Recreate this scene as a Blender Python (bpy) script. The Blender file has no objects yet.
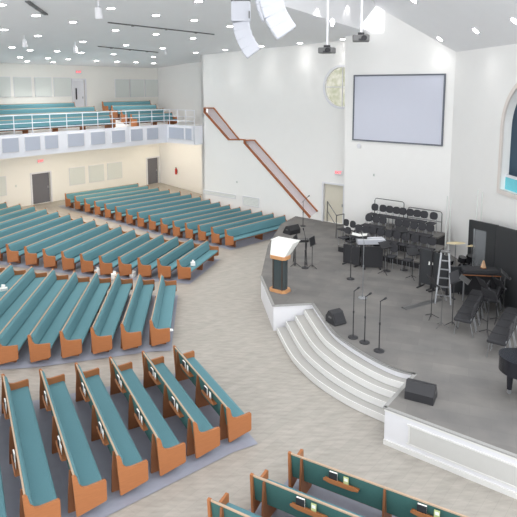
import bpy, bmesh, math, random
from mathutils import Vector, Matrix
from mathutils.geometry import tessellate_polygon
random.seed(4)
SC = bpy.context.scene
COL = SC.collection
R = math.radians
PI = math.pi

# ------------------------------------------------------------------ survey
# plan axes of the hall: E1 / E2 are the two wall directions of the square room, camera above the origin
CAM_H = 8.2
F, CX, CY, PITCH = 560.0, 258.5, 164.0, R(7.83)
A1 = R(39.4)
E1 = Vector((math.sin(A1), math.cos(A1), 0)); E2 = Vector((math.cos(A1), -math.sin(A1), 0))
AXA = R(84.4)
AX = Vector((math.sin(AXA), math.cos(AXA), 0)); AXP = Vector((-AX.y, AX.x, 0))
CEN = Vector((11.1, 20.4, 0))
ST = 0.9                                   # stage height

def ray(x, y):
    c, s = math.cos(PITCH), math.sin(PITCH)
    dx, dz = (x - CX) / F, -(y - CY) / F
    return Vector((dx, c + dz * s, -s + dz * c))
def at(x, y, z=0.0):                        # point of the level z seen at a photo pixel
    v = ray(x, y); t = (z - CAM_H) / v.z
    return Vector((v.x * t, v.y * t, z))
def onp(x, y, n, c):                        # point of the wall dot(n, p) = c
    v = ray(x, y); t = c / v.dot(n)
    return Vector((0, 0, CAM_H)) + v * t
def onabc(x, y, pt, n):                     # point of a tilted plane
    v = ray(x, y); o = Vector((0, 0, CAM_H)); t = (pt - o).dot(n) / v.dot(n)
    return o + v * t
def EE(a, b, z=0.0):
    p = E1 * a + E2 * b; return Vector((p.x, p.y, z))
def e12(p): return p.x * E1.x + p.y * E1.y, p.x * E2.x + p.y * E2.y

# ------------------------------------------------------------------ materials
MATS = {}
def lin(c): return c / 12.92 if c <= 0.04045 else ((c + 0.055) / 1.055) ** 2.4
def rgb(r, g, b): return (lin(r / 255), lin(g / 255), lin(b / 255), 1)
def mat(name, col, rough=0.6, metal=0.0, var=0.08, scale=6.0, bump=0.0, stretch=(1, 1, 1), emit=None, strength=0, trans=0, alpha=1, ior=1.45, spec=None):
    m = bpy.data.materials.new(name); m.use_nodes = True
    nt = m.node_tree; b = nt.nodes['Principled BSDF']
    b.inputs['Roughness'].default_value = rough; b.inputs['Metallic'].default_value = metal
    b.inputs['IOR'].default_value = ior
    if spec is not None: b.inputs['Specular IOR Level'].default_value = spec
    tc = nt.nodes.new('ShaderNodeTexCoord'); mp = nt.nodes.new('ShaderNodeMapping')
    mp.inputs['Scale'].default_value = stretch
    nt.links.new(tc.outputs['Object'], mp.inputs['Vector'])
    nz = nt.nodes.new('ShaderNodeTexNoise'); nz.inputs['Scale'].default_value = scale; nz.inputs['Detail'].default_value = 4
    nt.links.new(mp.outputs['Vector'], nz.inputs['Vector'])
    mx = nt.nodes.new('ShaderNodeMix'); mx.data_type = 'RGBA'
    mx.inputs[6].default_value = tuple(min(1, c * (1 - var)) for c in col[:3]) + (1,)
    mx.inputs[7].default_value = tuple(min(1, c * (1 + var)) for c in col[:3]) + (1,)
    nt.links.new(nz.outputs['Fac'], mx.inputs[0]); nt.links.new(mx.outputs[2], b.inputs['Base Color'])
    if bump:
        bp = nt.nodes.new('ShaderNodeBump'); bp.inputs['Strength'].default_value = bump; bp.inputs['Distance'].default_value = 0.01
        nt.links.new(nz.outputs['Fac'], bp.inputs['Height']); nt.links.new(bp.outputs['Normal'], b.inputs['Normal'])
    if emit: b.inputs['Emission Color'].default_value = emit; b.inputs['Emission Strength'].default_value = strength
    if trans: b.inputs['Transmission Weight'].default_value = trans
    if alpha < 1: b.inputs['Alpha'].default_value = alpha
    MATS[name] = m
    return m

WALL = mat('white_wall_paint', rgb(243, 242, 240), 0.8, var=0.015, scale=2)
CEIL = mat('ceiling_paint', rgb(236, 236, 238), 0.9, var=0.02, scale=1.5)
CREAM = mat('cream_wall_paint', rgb(244, 242, 236), 0.8, var=0.015, scale=2)
WOOD = mat('oak_veneer', rgb(174, 112, 70), 0.42, var=0.14, scale=5, stretch=(1, 1, 9))
RAILW = mat('rail_oak', rgb(190, 164, 140), 0.5, var=0.12, scale=5, stretch=(9, 1, 1))
TRIMW = mat('stained_stair_trim', rgb(170, 104, 66), 0.4, var=0.12, scale=6)
TEAL = mat('teal_upholstery', rgb(99, 144, 153), 0.85, var=0.10, scale=60, bump=0.15)
TEALD = mat('dark_green_back_fabric', rgb(66, 108, 104), 0.9, var=0.12, scale=40)
DARK = mat('dark_base', rgb(70, 58, 50), 0.6)
CARPET = mat('blue_grey_carpet', rgb(152, 156, 170), 0.42, var=0.10, scale=4)
BLACK = mat('black_plastic', rgb(50, 50, 53), 0.5)
BLACKF = mat('black_fabric', rgb(54, 54, 57), 0.9, var=0.2, scale=30)
BLACKG = mat('black_lacquer', rgb(40, 40, 45), 0.18)
CHAIRF = mat('charcoal_upholstery', rgb(62, 62, 66), 0.85, var=0.2, scale=30)
ARRAYM = mat('pale_grey_cabinet', rgb(196, 198, 206), 0.6, var=0.03)
SHELLM = mat('acoustic_shell_black', rgb(52, 54, 57), 0.55, var=0.1, scale=3, stretch=(8, 8, 1))
STEEL = mat('steel', rgb(170, 172, 176), 0.35, metal=0.8)
GREYM = mat('grey_metal', rgb(112, 112, 112), 0.45, metal=0.5)
WHITE = mat('white_plastic', rgb(228, 228, 232), 0.5, var=0.02)
WHITEP = mat('white_painted_metal', rgb(236, 238, 245), 0.5, var=0.02)
PANELM = mat('sound_panel_fabric', rgb(222, 226, 222), 0.9, var=0.05, scale=25)
PANELB = mat('balcony_panel_fabric', rgb(186, 192, 206), 0.9, var=0.05, scale=25)
SCREENM = mat('screen_fabric', rgb(206, 209, 222), 0.85, var=0.01)
SCRFR = mat('screen_frame', rgb(104, 108, 118), 0.5)
DOORM = mat('putty_door', rgb(222, 216, 200), 0.6, var=0.03)
DOORSHADE = mat('doorway_shade_grey', rgb(112, 112, 118), 0.6, var=0.04)  # even grey standing in for the shade inside the open doorways
STAIRW = mat('stairwell_paint', rgb(224, 216, 220), 0.8, var=0.03)
STEPM = mat('pale_step_carpet', rgb(178, 176, 172), 0.85, var=0.05, scale=30)
NOSE = mat('white_step_nosing', rgb(228, 227, 225), 0.6, var=0.02)
SKIRT = mat('stage_panel_grey', rgb(202, 201, 198), 0.7, var=0.03)
EDGE = mat('stage_edge_grey', rgb(160, 159, 157), 0.7, var=0.05)
ACRYL = mat('smoked_acrylic', rgb(70, 78, 80), 0.15, var=0.15, scale=3, stretch=(6, 6, 1))
LECT = mat('lectern_oak', rgb(206, 152, 106), 0.4, var=0.14, scale=5)
EXITM = mat('exit_red', rgb(240, 60, 70), 0.5, emit=rgb(255, 60, 70), strength=1.2)
LAMP = mat('lamp_diffuser', rgb(255, 255, 255), 0.5, emit=(1, 0.98, 0.96, 1), strength=14)
WARM = mat('warm_lamp', rgb(255, 250, 235), 0.5, emit=(1, 0.88, 0.70, 1), strength=170)
BRASS = mat('cymbal_bronze', rgb(222, 204, 160), 0.35, metal=0.3)
TAN = mat('tan_wood', rgb(222, 182, 146), 0.5)
GLASS = mat('clear_acrylic', rgb(235, 240, 245), 0.05, trans=0.0, alpha=0.12)
WATER = mat('pool_water', rgb(110, 206, 220), 0.08, var=0.1, scale=4)
SLATE = mat('slate_blue_recess', rgb(96, 112, 128), 0.7, var=0.08, scale=2)
REDM = mat('red_enamel', rgb(196, 60, 50), 0.4)
PAPER = mat('paper', rgb(244, 244, 240), 0.8, var=0.02)
CARD = mat('yellow_green_card', rgb(200, 210, 150), 0.8, var=0.04)
KEYS = mat('white_keys', rgb(226, 228, 232), 0.4, var=0.1, scale=40)
WOODD = mat('mid_brown_wood', rgb(140, 90, 58), 0.5, var=0.15, scale=5)

def floor_mat():
    m = bpy.data.materials.new('beige_plank_floor'); m.use_nodes = True; nt = m.node_tree; b = nt.nodes['Principled BSDF']
    b.inputs['Roughness'].default_value = 0.45
    tc = nt.nodes.new('ShaderNodeTexCoord'); mp = nt.nodes.new('ShaderNodeMapping'); mp.inputs['Rotation'].default_value = (0, 0, R(-50))
    nt.links.new(tc.outputs['Object'], mp.inputs['Vector'])
    br = nt.nodes.new('ShaderNodeTexBrick'); br.inputs['Scale'].default_value = 1.0
    br.inputs['Brick Width'].default_value = 1.2; br.inputs['Row Height'].default_value = 0.22; br.inputs['Mortar Size'].default_value = 0.004
    br.inputs['Color1'].default_value = rgb(176, 170, 162); br.inputs['Color2'].default_value = rgb(170, 165, 157); br.inputs['Mortar'].default_value = rgb(162, 157, 150)
    nt.links.new(mp.outputs['Vector'], br.inputs['Vector'])
    mp2 = nt.nodes.new('ShaderNodeMapping'); mp2.inputs['Scale'].default_value = (1.6, 6, 1); mp2.inputs['Rotation'].default_value = (0, 0, R(-50))
    nt.links.new(tc.outputs['Object'], mp2.inputs['Vector'])
    nz = nt.nodes.new('ShaderNodeTexNoise'); nz.inputs['Scale'].default_value = 1.6; nz.inputs['Detail'].default_value = 5
    nt.links.new(mp2.outputs['Vector'], nz.inputs['Vector'])
    rp = nt.nodes.new('ShaderNodeValToRGB'); rp.color_ramp.elements[0].position = 0.3; rp.color_ramp.elements[1].position = 0.7
    rp.color_ramp.elements[0].color = (0.84, 0.835, 0.83, 1); rp.color_ramp.elements[1].color = (1.08, 1.08, 1.08, 1)
    nt.links.new(nz.outputs['Fac'], rp.inputs['Fac'])
    mx = nt.nodes.new('ShaderNodeMix'); mx.data_type = 'RGBA'; mx.blend_type = 'MULTIPLY'; mx.inputs[0].default_value = 1
    nt.links.new(br.outputs['Color'], mx.inputs[6]); nt.links.new(rp.outputs['Color'], mx.inputs[7])
    nt.links.new(mx.outputs[2], b.inputs['Base Color'])
    return m
FLOORM = floor_mat()
def stage_mat():
    m = bpy.data.materials.new('grey_carpet_tile'); m.use_nodes = True; nt = m.node_tree; b = nt.nodes['Principled BSDF']
    b.inputs['Roughness'].default_value = 0.9
    tc = nt.nodes.new('ShaderNodeTexCoord'); mp = nt.nodes.new('ShaderNodeMapping'); mp.inputs['Rotation'].default_value = (0, 0, R(20))
    nt.links.new(tc.outputs['Object'], mp.inputs['Vector'])
    br = nt.nodes.new('ShaderNodeTexBrick'); br.offset = 0.5; br.inputs['Scale'].default_value = 1.0
    br.inputs['Brick Width'].default_value = 0.9; br.inputs['Row Height'].default_value = 0.45; br.inputs['Mortar Size'].default_value = 0.004
    br.inputs['Color1'].default_value = rgb(126, 124, 121); br.inputs['Color2'].default_value = rgb(117, 115, 113); br.inputs['Mortar'].default_value = rgb(116, 114, 112)
    nt.links.new(mp.outputs['Vector'], br.inputs['Vector'])
    nz = nt.nodes.new('ShaderNodeTexNoise'); nz.inputs['Scale'].default_value = 1.1; nz.inputs['Detail'].default_value = 6
    nt.links.new(tc.outputs['Object'], nz.inputs['Vector'])
    rp = nt.nodes.new('ShaderNodeValToRGB'); rp.color_ramp.elements[0].position = 0.3; rp.color_ramp.elements[1].position = 0.75
    rp.color_ramp.elements[0].color = (0.8, 0.8, 0.82, 1); rp.color_ramp.elements[1].color = (1.12, 1.1, 1.08, 1)
    nt.links.new(nz.outputs['Fac'], rp.inputs['Fac'])
    mx = nt.nodes.new('ShaderNodeMix'); mx.data_type = 'RGBA'; mx.blend_type = 'MULTIPLY'; mx.inputs[0].default_value = 1
    nt.links.new(br.outputs['Color'], mx.inputs[6]); nt.links.new(rp.outputs['Color'], mx.inputs[7])
    nt.links.new(mx.outputs[2], b.inputs['Base Color'])
    return m
STAGEM = stage_mat()
def window_mat():
    m = bpy.data.materials.new('daylit_leaded_glass'); m.use_nodes = True; nt = m.node_tree; b = nt.nodes['Principled BSDF']
    tc = nt.nodes.new('ShaderNodeTexCoord'); nz = nt.nodes.new('ShaderNodeTexNoise'); nz.inputs['Scale'].default_value = 3.5; nz.inputs['Detail'].default_value = 3
    nt.links.new(tc.outputs['Object'], nz.inputs['Vector'])
    rp = nt.nodes.new('ShaderNodeValToRGB'); rp.color_ramp.elements[0].position = 0.35; rp.color_ramp.elements[1].position = 0.62
    rp.color_ramp.elements[0].color = rgb(205, 208, 178); rp.color_ramp.elements[1].color = rgb(252, 250, 236)
    nt.links.new(nz.outputs['Fac'], rp.inputs['Fac']); nt.links.new(rp.outputs['Color'], b.inputs['Emission Color']); b.inputs['Emission Strength'].default_value = .5
    b.inputs['Base Color'].default_value = rgb(60, 60, 55); return m
WINM = window_mat()

# ------------------------------------------------------------------ mesh building
class MB:
    def __init__(s): s.v = []; s.f = []
    def add(s, vs, fs, M=None):
        o = len(s.v)
        s.v += [(M @ Vector(v)) if M else Vector(v) for v in vs]
        s.f += [tuple(i + o for i in f) for f in fs]
        return s
    def box(s, c, d, M=None, bev=0.0):
        x, y, z = d[0] / 2, d[1] / 2, d[2] / 2
        if bev <= 0:
            vs = [(c[0] + a * x, c[1] + b * y, c[2] + e * z) for a in (-1, 1) for b in (-1, 1) for e in (-1, 1)]
            fs = [(0, 1, 3, 2), (4, 6, 7, 5), (0, 4, 5, 1), (2, 3, 7, 6), (0, 2, 6, 4), (1, 5, 7, 3)]
            return s.add(vs, fs, M)
        bm = bmesh.new(); bmesh.ops.create_cube(bm, size=1)
        for v in bm.verts: v.co = Vector((c[0] + v.co.x * d[0], c[1] + v.co.y * d[1], c[2] + v.co.z * d[2]))
        bmesh.ops.bevel(bm, geom=bm.edges[:], offset=min(bev, min(d) * 0.45), segments=2, affect='EDGES', profile=0.5)
        bm.verts.index_update()
        s.add([v.co.copy() for v in bm.verts], [tuple(v.index for v in f.verts) for f in bm.faces], M); bm.free(); return s
    def prism(s, prof, x0, x1, axis='x', M=None):       # a closed profile pushed along an axis
        n = len(prof)
        def P(a, t):
            if axis == 'x': return (t, a[0], a[1])
            if axis == 'y': return (a[0], t, a[1])
            return (a[0], a[1], t)
        vs = [P(a, x0) for a in prof] + [P(a, x1) for a in prof]
        tri = tessellate_polygon([[Vector((a[0], a[1], 0)) for a in prof]])
        fs = [tuple(t) for t in tri] + [tuple(i + n for i in reversed(t)) for t in tri]
        fs += [(i, (i + 1) % n, (i + 1) % n + n, i + n) for i in range(n)]
        return s.add(vs, fs, M)
    def tube(s, pts, r, n=8, M=None, close=True):
        pts = [Vector(p) for p in pts]; rings = []; vs = []; fs = []
        rr = r if isinstance(r, (list, tuple)) else [r] * len(pts)
        for i, p in enumerate(pts):
            t = (pts[min(i + 1, len(pts) - 1)] - pts[max(i - 1, 0)]).normalized()
            u = t.cross(Vector((0, 0, 1)) if abs(t.z) < 0.9 else Vector((1, 0, 0))).normalized(); w = t.cross(u)
            for k in range(n):
                a = 2 * PI * k / n; vs.append(p + (u * math.cos(a) + w * math.sin(a)) * rr[i])
        for i in range(len(pts) - 1):
            for k in range(n): fs.append((i * n + k, i * n + (k + 1) % n, (i + 1) * n + (k + 1) % n, (i + 1) * n + k))
        if close: fs += [tuple(range(n - 1, -1, -1)), tuple((len(pts) - 1) * n + k for k in range(n))]
        return s.add(vs, fs, M)
    def lathe(s, prof, n=20, M=None):                   # profile of (radius, height) turned about z
        vs = [(r * math.cos(2 * PI * k / n), r * math.sin(2 * PI * k / n), z) for r, z in prof for k in range(n)]
        fs = [(i * n + k, i * n + (k + 1) % n, (i + 1) * n + (k + 1) % n, (i + 1) * n + k) for i in range(len(prof) - 1) for k in range(n)]
        fs += [tuple(range(n - 1, -1, -1)), tuple((len(prof) - 1) * n + k for k in range(n))]
        return s.add(vs, fs, M)
    def build(s, name, m, parent=None, loc=None, smooth=False):
        me = bpy.data.meshes.new(name); o0 = Vector(loc) if loc is not None else Vector((0, 0, 0))
        me.from_pydata([tuple(Vector(v) - o0) for v in s.v], [], s.f)
        bm = bmesh.new(); bm.from_mesh(me); bmesh.ops.recalc_face_normals(bm, faces=bm.faces[:]); bm.to_mesh(me); bm.free()
        for mm in (m if isinstance(m, list) else [m]): me.materials.append(mm)
        if smooth:
            for p in me.polygons: p.use_smooth = True
        o = bpy.data.objects.new(name, me); COL.objects.link(o)
        if parent is not None: o.parent = parent
        o.location = o0
        return o

def tag(o, label=None, cat=None, group=None, kind=None):
    if label: o['label'] = label
    if cat: o['category'] = cat
    if group: o['group'] = group
    if kind: o['kind'] = kind
    return o
def thing(name, label, cat, loc=(0, 0, 0), rotz=0.0, group=None):
    o = bpy.data.objects.new(name, None); COL.objects.link(o); o.empty_display_size = 0.2
    o.location = loc; o.rotation_euler = (0, 0, rotz)
    return tag(o, label, cat, group)
def struct(name, mb, m, smooth=False): return tag(mb.build(name, m, smooth=smooth), kind='structure')
def copy_tree(o, parent=None):
    c = o.copy(); COL.objects.link(c)
    if parent is not None: c.parent = parent
    for ch in list(o.children): copy_tree(ch, c)
    return c
ORD = ['first', 'second', 'third', 'fourth', 'fifth', 'sixth', 'seventh', 'eighth', 'ninth', 'tenth', 'eleventh', 'twelfth', 'thirteenth', 'fourteenth', 'fifteenth', 'sixteenth', 'seventeenth', 'eighteenth']
def frame(o, u, v=Vector((0, 0, 1))):                    # matrix: local x = u, local z = v, local y = v x u
    u = Vector(u).normalized(); v = Vector(v).normalized(); w = v.cross(u)
    M = Matrix.Identity(4)
    for i in range(3): M[i][0] = u[i]; M[i][1] = w[i]; M[i][2] = v[i]; M[i][3] = o[i]
    return M
def wall_poly(mb, outer, holes, o, u, n, th):            # a wall (2-D outline with openings) with real thickness away from the room
    o = Vector(o); u = Vector(u).normalized(); n = Vector(n).normalized()
    loops = [outer] + holes
    flat = [p for l in loops for p in l]
    tri = tessellate_polygon([[Vector((p[0], p[1], 0)) for p in l] for l in loops])
    N = len(flat)
    vs = [o + u * p[0] + Vector((0, 0, p[1])) for p in flat] + [o + u * p[0] + Vector((0, 0, p[1])) - n * th for p in flat]
    fs = [tuple(t) for t in tri] + [tuple(i + N for i in reversed(t)) for t in tri]
    b = 0
    for l in loops:
        k = len(l); fs += [(b + i, b + (i + 1) % k, b + (i + 1) % k + N, b + i + N) for i in range(k)]; b += k
    return mb.add(vs, fs)

# ------------------------------------------------------------------ camera
cd = bpy.data.cameras.new('camera'); cam = bpy.data.objects.new('camera', cd); COL.objects.link(cam)
cam.location = (0, 0, CAM_H); cam.rotation_euler = (PI / 2 - PITCH, 0, 0)
cd.sensor_width = 36; cd.lens = F / 517 * 36; cd.shift_y = -(258.5 - CY) / 517; cd.clip_end = 200
SC.camera = cam

# ------------------------------------------------------------------ floor
SLOPE, R0, PITCHROW, RFIRST = 0.08, 18.0, 0.88, 14.55
BLK = {}                                               # pew direction azimuths of the five seating blocks
for nm, az in (('b1', -28.5), ('b2', -5.6), ('b3', 17.0), ('b4', 44.5), ('b5', 120.0)):
    d = Vector((math.sin(R(az)), math.cos(R(az)), 0)); n = Vector((d.y, -d.x, 0))
    if nm == 'b5': n = -n
    BLK[nm] = (d, n)
def zfl(p):
    m = max((CEN - p).dot(BLK[b][1]) for b in BLK)
    return SLOPE * max(0.0, m - R0)
fm = MB(); GA = [-4 + i * 0.35 for i in range(93)]; GB = [-33.1 + j * 0.35 for j in range(102)]
vs = []
for a in GA:
    for b in GB:
        p = EE(a, b); vs.append((p.x, p.y, zfl(p)))
nb = len(GB)
fm.add(vs, [(i * nb + j, (i + 1) * nb + j, (i + 1) * nb + j + 1, i * nb + j + 1) for i in range(len(GA) - 1) for j in range(nb - 1)])
struct('floor', fm, FLOORM, smooth=True)

# ------------------------------------------------------------------ seating
def pew_tlim(b, k):
    d, n = BLK[b]
    if b == 'b1': return -1.86 - .165 * k, 1.71 + .10 * k
    if b == 'b2': return -2.25 - .18 * k, 2.22 + .18 * k
    if b == 'b3': return -1.82 - .12 * k, (1.5 + .14 * k) if k < 13 else 3.3 - .12 * (k - 13)
    if b == 'b4':
        lo = -3.5 - .195 * k; r = row_r(b, k)
        q = CEN - n * r; hi = ((25.2 if k < 10 else 25.2 - .18 * (k - 9)) - q.dot(E1)) / d.dot(E1)
        return lo, min(hi, 6)
    return -4.07 - .33 * k, -0.10
RF = {'b1': (14.43, .88), 'b2': (14.78, .87), 'b3': (14.65, .868), 'b4': (14.55, .85), 'b5': (13.95, .93)}
def row_r(b, k): return RF[b][0] + RF[b][1] * k
ROWS = {'b1': range(0, 7), 'b2': range(0, 9), 'b3': range(0, 17), 'b4': range(0, 15), 'b5': range(0, 3)}
BNAME = {'b1': 'lower left block', 'b2': 'left middle block', 'b3': 'central block behind the left middle one', 'b4': 'far block along the stair wall', 'b5': 'foreground block at bottom right'}

# carpet under each block
i = 1
for b in BLK:
    d, n = BLK[b]; mb = MB(); ks = list(ROWS[b]); rows = []
    pad0, pad1 = .64, .6
    rr_ = [row_r(b, ks[0]) - pad0] + [row_r(b, k) for k in ks] + [row_r(b, ks[-1]) + pad1]
    lim = [pew_tlim(b, ks[0])] + [pew_tlim(b, k) for k in ks] + [pew_tlim(b, ks[-1])]
    mg = {'b1': (.25, .15), 'b2': (.2, .1), 'b3': (.2, .1), 'b4': (.2, .1), 'b5': (.2, .2)}[b]
    # cut rows further at the slope crease
    pts = []
    for (r, (lo, hi)) in zip(rr_, lim): pts.append((r, lo - mg[0], hi + mg[1]))
    fine = []
    for (r0, l0, h0), (r1, l1, h1) in zip(pts, pts[1:]):
        fine.append((r0, l0, h0))
        if r0 < R0 < r1: t = (R0 - r0) / (r1 - r0); fine.append((R0, l0 + (l1 - l0) * t, h0 + (h1 - h0) * t))
    fine.append(pts[-1])
    vs = []
    for r, lo, hi in fine:
        z = SLOPE * max(0, r - R0) + .016
        for t in (lo, hi): q = CEN - n * r + d * t; vs.append((q.x, q.y, z))
    mb.add(vs, [(2 * j, 2 * j + 1, 2 * j + 3, 2 * j + 2) for j in range(len(fine) - 1)])
    struct('floor_section_%d' % i, mb, CARPET); i += 1

END_PROF = [(-.36, .93), (-.31, .94), (-.275, .90), (-.235, .72), (-.17, .645), (-.08, .625), (.12, .64), (.245, .655), (.27, .63), (.27, .24), (.245, .21), (-.27, .085), (-.31, .09)]
def make_pew(L, rear):
    """parts for a pew of length L: local x along the bench, +y the way it faces"""
    P = {}
    h = L / 2
    P['end'] = [MB().prism(END_PROF, -h, -h + .055), MB().prism(END_PROF, h - .055, h)]
    a, b = -h + .055, h - .055
    P['seat'] = MB().prism([(-.22, .33), (.235, .36), (.235, .40), (-.22, .37)], a, b)
    P['cushion'] = MB().prism([(-.215, .372), (.24, .402), (.262, .43), (.25, .468), (.20, .482), (-.20, .452), (-.225, .43)], a + .002, b - .002)
    P['back'] = MB().prism([(-.225, .40), (-.305, .885), (-.325, .885), (-.25, .36)], a, b)
    P['backcush'] = MB().prism([(-.20, .46), (-.165, .50), (-.225, .82), (-.262, .885), (-.303, .885), (-.225, .44)], a + .002, b - .002)
    P['rail'] = MB().prism([(-.332, .886), (-.332, .912), (-.326, .918), (-.304, .918), (-.298, .912), (-.298, .886)], a, b)
    nsup = max(2, int(round(L / 2.0)) + 1)
    P['sup'] = []
    for i in range(nsup):
        x = -h + .30 + (L - .60) * i / (nsup - 1)
        P['sup'].append(MB().prism([(-.365, .88), (-.31, .88), (-.25, .44), (-.22, .355), (.16, .375), (.12, .0), (-.42, .0), (-.40, .45)], x - .02, x + .02))
    P['xs'] = [-h + .30 + (L - .60) * i / (nsup - 1) for i in range(nsup)]
    P['rack'] = []
    if rear:
        for i in range(nsup - 1):
            xm = (P['xs'][i] + P['xs'][i + 1]) / 2; w = min(.70, (P['xs'][1] - P['xs'][0]) * .60) / 2
            mb = MB()
            # a shelf with a raised lip, its ends curved down
            mb.prism([(-.40, .66), (-.285, .66), (-.282, .675), (-.40, .675)], xm - w, xm + w)
            mb.prism([(xm - w, .71), (xm - w + .05, .74), (xm + w - .05, .74), (xm + w, .71), (xm + w, .68), (xm + w - .12, .65), (xm - w + .12, .65), (xm - w, .68)], -.412, -.398, axis='y')
            P['rack'].append((xm, w, mb))
    return P
def place_pew(loc, n, L, label, group, rear=False, nbooks=0, bookname=''):
    rz = math.atan2(-n.x, n.y)
    t = thing('pew', label, 'pew', loc, rz, group)
    P = make_pew(L, rear)
    for e in P['end']: e.build('end_panel', WOOD, t)
    P['seat'].build('seat', WOODD, t); P['cushion'].build('seat_cushion', TEAL, t)
    P['back'].build('back_panel', TEALD, t); P['backcush'].build('back_cushion', TEAL, t); P['rail'].build('top_rail', RAILW, t)
    for s_ in P['sup']: s_.build('support', WOODD, t)
    M = Matrix.Translation(loc) @ Matrix.Rotation(rz, 4, 'Z')
    for j, (xm, w, mb) in enumerate(P['rack']):
        mb.build('book_rack', WOOD, t)
        if nbooks:
            # hymnals stand in the rack: things of their own, leaning on the back panel
            for s_, (dx, m_, nm, lb) in enumerate(((-.16, BLACK, 'hymnal', 'dark hymnal with white page edges'), (.10, CARD, 'offering_envelope', 'pale offering card'))):
                if nm == 'offering_envelope' and nbooks < 2: continue
                q = M @ Vector((xm + dx, -.365, .676))
                o = thing(nm, '%s in rack %s of the %s' % (lb, ORD[j], bookname), 'book' if nm == 'hymnal' else 'card', q, rz + R(2), 'hymnals and cards in pew racks')
                if nm == 'hymnal':
                    MB().box((0, .016, .095), (.17, .004, .19)).box((0, -.016, .095), (.17, .004, .19)).box((-.083, 0, .095), (.004, .034, .19)).build('cover', BLACK, o)
                    MB().box((.003, 0, .10), (.158, .027, .195)).build('pages', PAPER, o)
                else:
                    MB().box((0, 0, .095), (.10, .006, .19)).build('card_face', CARD if b != 'b1' else PAPER, o)
                    MB().box((0, -.004, .13), (.07, .002, .06)).build('printed_panel', PAPER, o)
    return t
for b in ROWS:
    d, n = BLK[b]
    for k in ROWS[b]:
        r = row_r(b, k); lo, hi = pew_tlim(b, k); L = hi - lo
        q = CEN - n * (r - .33) + d * ((lo + hi) / 2)      # r is measured at the back rail
        z = SLOPE * max(0, r - .33 - R0)
        place_pew((q.x, q.y, z + .012), n, L, 'teal cushioned pew, %s row from the stage, %s' % (ORD[k], BNAME[b]), 'pews in the ' + BNAME[b],
                  rear=b in ('b1', 'b5'), nbooks={'b1': 2, 'b5': 2}.get(b, 0), bookname='%s pew, %s' % (ORD[k], 'lower left block' if b == 'b1' else 'foreground block'))

# ------------------------------------------------------------------ hall walls
E1W, E2W, E1U = 25.5, -33.0, 28.2
def Mz(a, b): return 9.6 + .086 * (b + 33)
def Sz(a, b): return 9.95 + .035 * (b + 33) + .07 * (25.5 - a)
# back wall with two doorways below and one above (u runs along E1 from E1=-4)
def e1u(x, y): p = onp(x, y, E2, E2W); return e12(p)[0] + 4, p.z
d1 = (21.75, 23.0); d2 = (30.95, 32.05); d3 = (24.95, 25.85)
def dz(u): return zfl(EE(u - 4, E2W))
wb = MB()
hole = lambda u0, u1, z0, z1: [(u0, z0), (u1, z0), (u1, z1), (u0, z1)]
wall_poly(wb, [(0, -.2), (E1U + 4, -.2), (E1U + 4, 10.1), (0, 9.75)], [hole(d1[0], d1[1], dz(d1[0]), 2.78), hole(d2[0], d2[1], dz(d2[0]), 2.86), hole(d3[0], d3[1], 6.5, 8.66)], EE(-4, E2W), E1, E2, .25)
struct('wall_back', wb, CREAM)
# end wall of the passage and the landing
wr = MB(); wall_poly(wr, [(0, -.2), (33 - 25.7, -.2), (33 - 25.7, 10.6), (0, 10.2)], [], EE(E1U, E2W), E2, -E1, .25)
struct('wall_passage', wr, WALL)
rt = MB(); wall_poly(rt, [(0, -.2), (E1U - E1W, -.2), (E1U - E1W, 10.5), (0, 10.5)], [], EE(E1W, -25.7), E1, -E2, .25)
struct('wall_return', rt, WALL)
# stair wall: u along E2 from -25.2
def su(x, y): p = onp(x, y, E1, E1W); return (e12(p)[1] + 25.2, p.z)
slot1 = [su(204.5, 112), su(228.8, 139.6), su(239.6, 139.6), su(214, 108), su(204.5, 108)]
slot2 = [su(244.6, 143), su(310, 217.3), su(317.5, 211), su(255, 140.2), su(244.6, 140.2)]
sd0, sd1 = su(323.5, 222)[0], su(343, 222)[0]
wc = onp(341.5, 87, E1, E1W); wcu = e12(wc)[1] + 25.2
wrx = 1.0; wrz = 1.02
win = [(wcu + wrx * math.cos(2 * PI * k / 40), wc.z + wrz * math.sin(2 * PI * k / 40)) for k in range(40)]
ws = MB(); WEND = 25.2 - 8.6
wall_poly(ws, [(-.5, -.2), (WEND, -.2), (WEND, 11.6), (25.2 - 15.5, 11.6), (25.2 - 17, 10.5), (-.5, 10.35)], [slot1[::-1], slot2[::-1], hole(sd0, sd1, ST, 3.0), win], EE(E1W, -25.2), E2, -E1, .22)
struct('wall_stairs', ws, WALL)
# the stair guard panel seen through the slots
sw = MB(); wall_poly(sw, [(0, .6), (9.0, .6), (9.0, 7.4), (0, 7.4)], [], EE(E1W + .20, -25.3), E2, -E1, .06)
struct('wall_stairwell', sw, STAIRW)
# stained wood trim round the slots
for i, sl in enumerate((slot1, slot2)):
    mb = MB(); n = len(sl)
    for k in range(n):
        if i == 1 and k == 1: continue
        a, c = sl[k], sl[(k + 1) % n]
        pa = EE(E1W - .02, -25.2 + a[0], a[1]); pc = EE(E1W - .02, -25.2 + c[0], c[1]); L = (pc - pa).length
        M = frame((pa + pc) / 2, pc - pa, E1)
        mb.box((0, 0, .03), (L + .06, .075, .17), M, .01)
    if i == 0:
        pa = EE(E1W - .02, -25.2 + sl[2][0] - .1, slot2[4][1] + .03); pc = EE(E1W - .02, -25.2 + slot2[4][0] + .1, slot2[4][1] + .03)
        mb.box((0, 0, .03), ((pc - pa).length, .075, .17), frame((pa + pc) / 2, pc - pa, E1), .01)
    struct('trim_%d' % (i + 1), mb, TRIMW)
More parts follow.
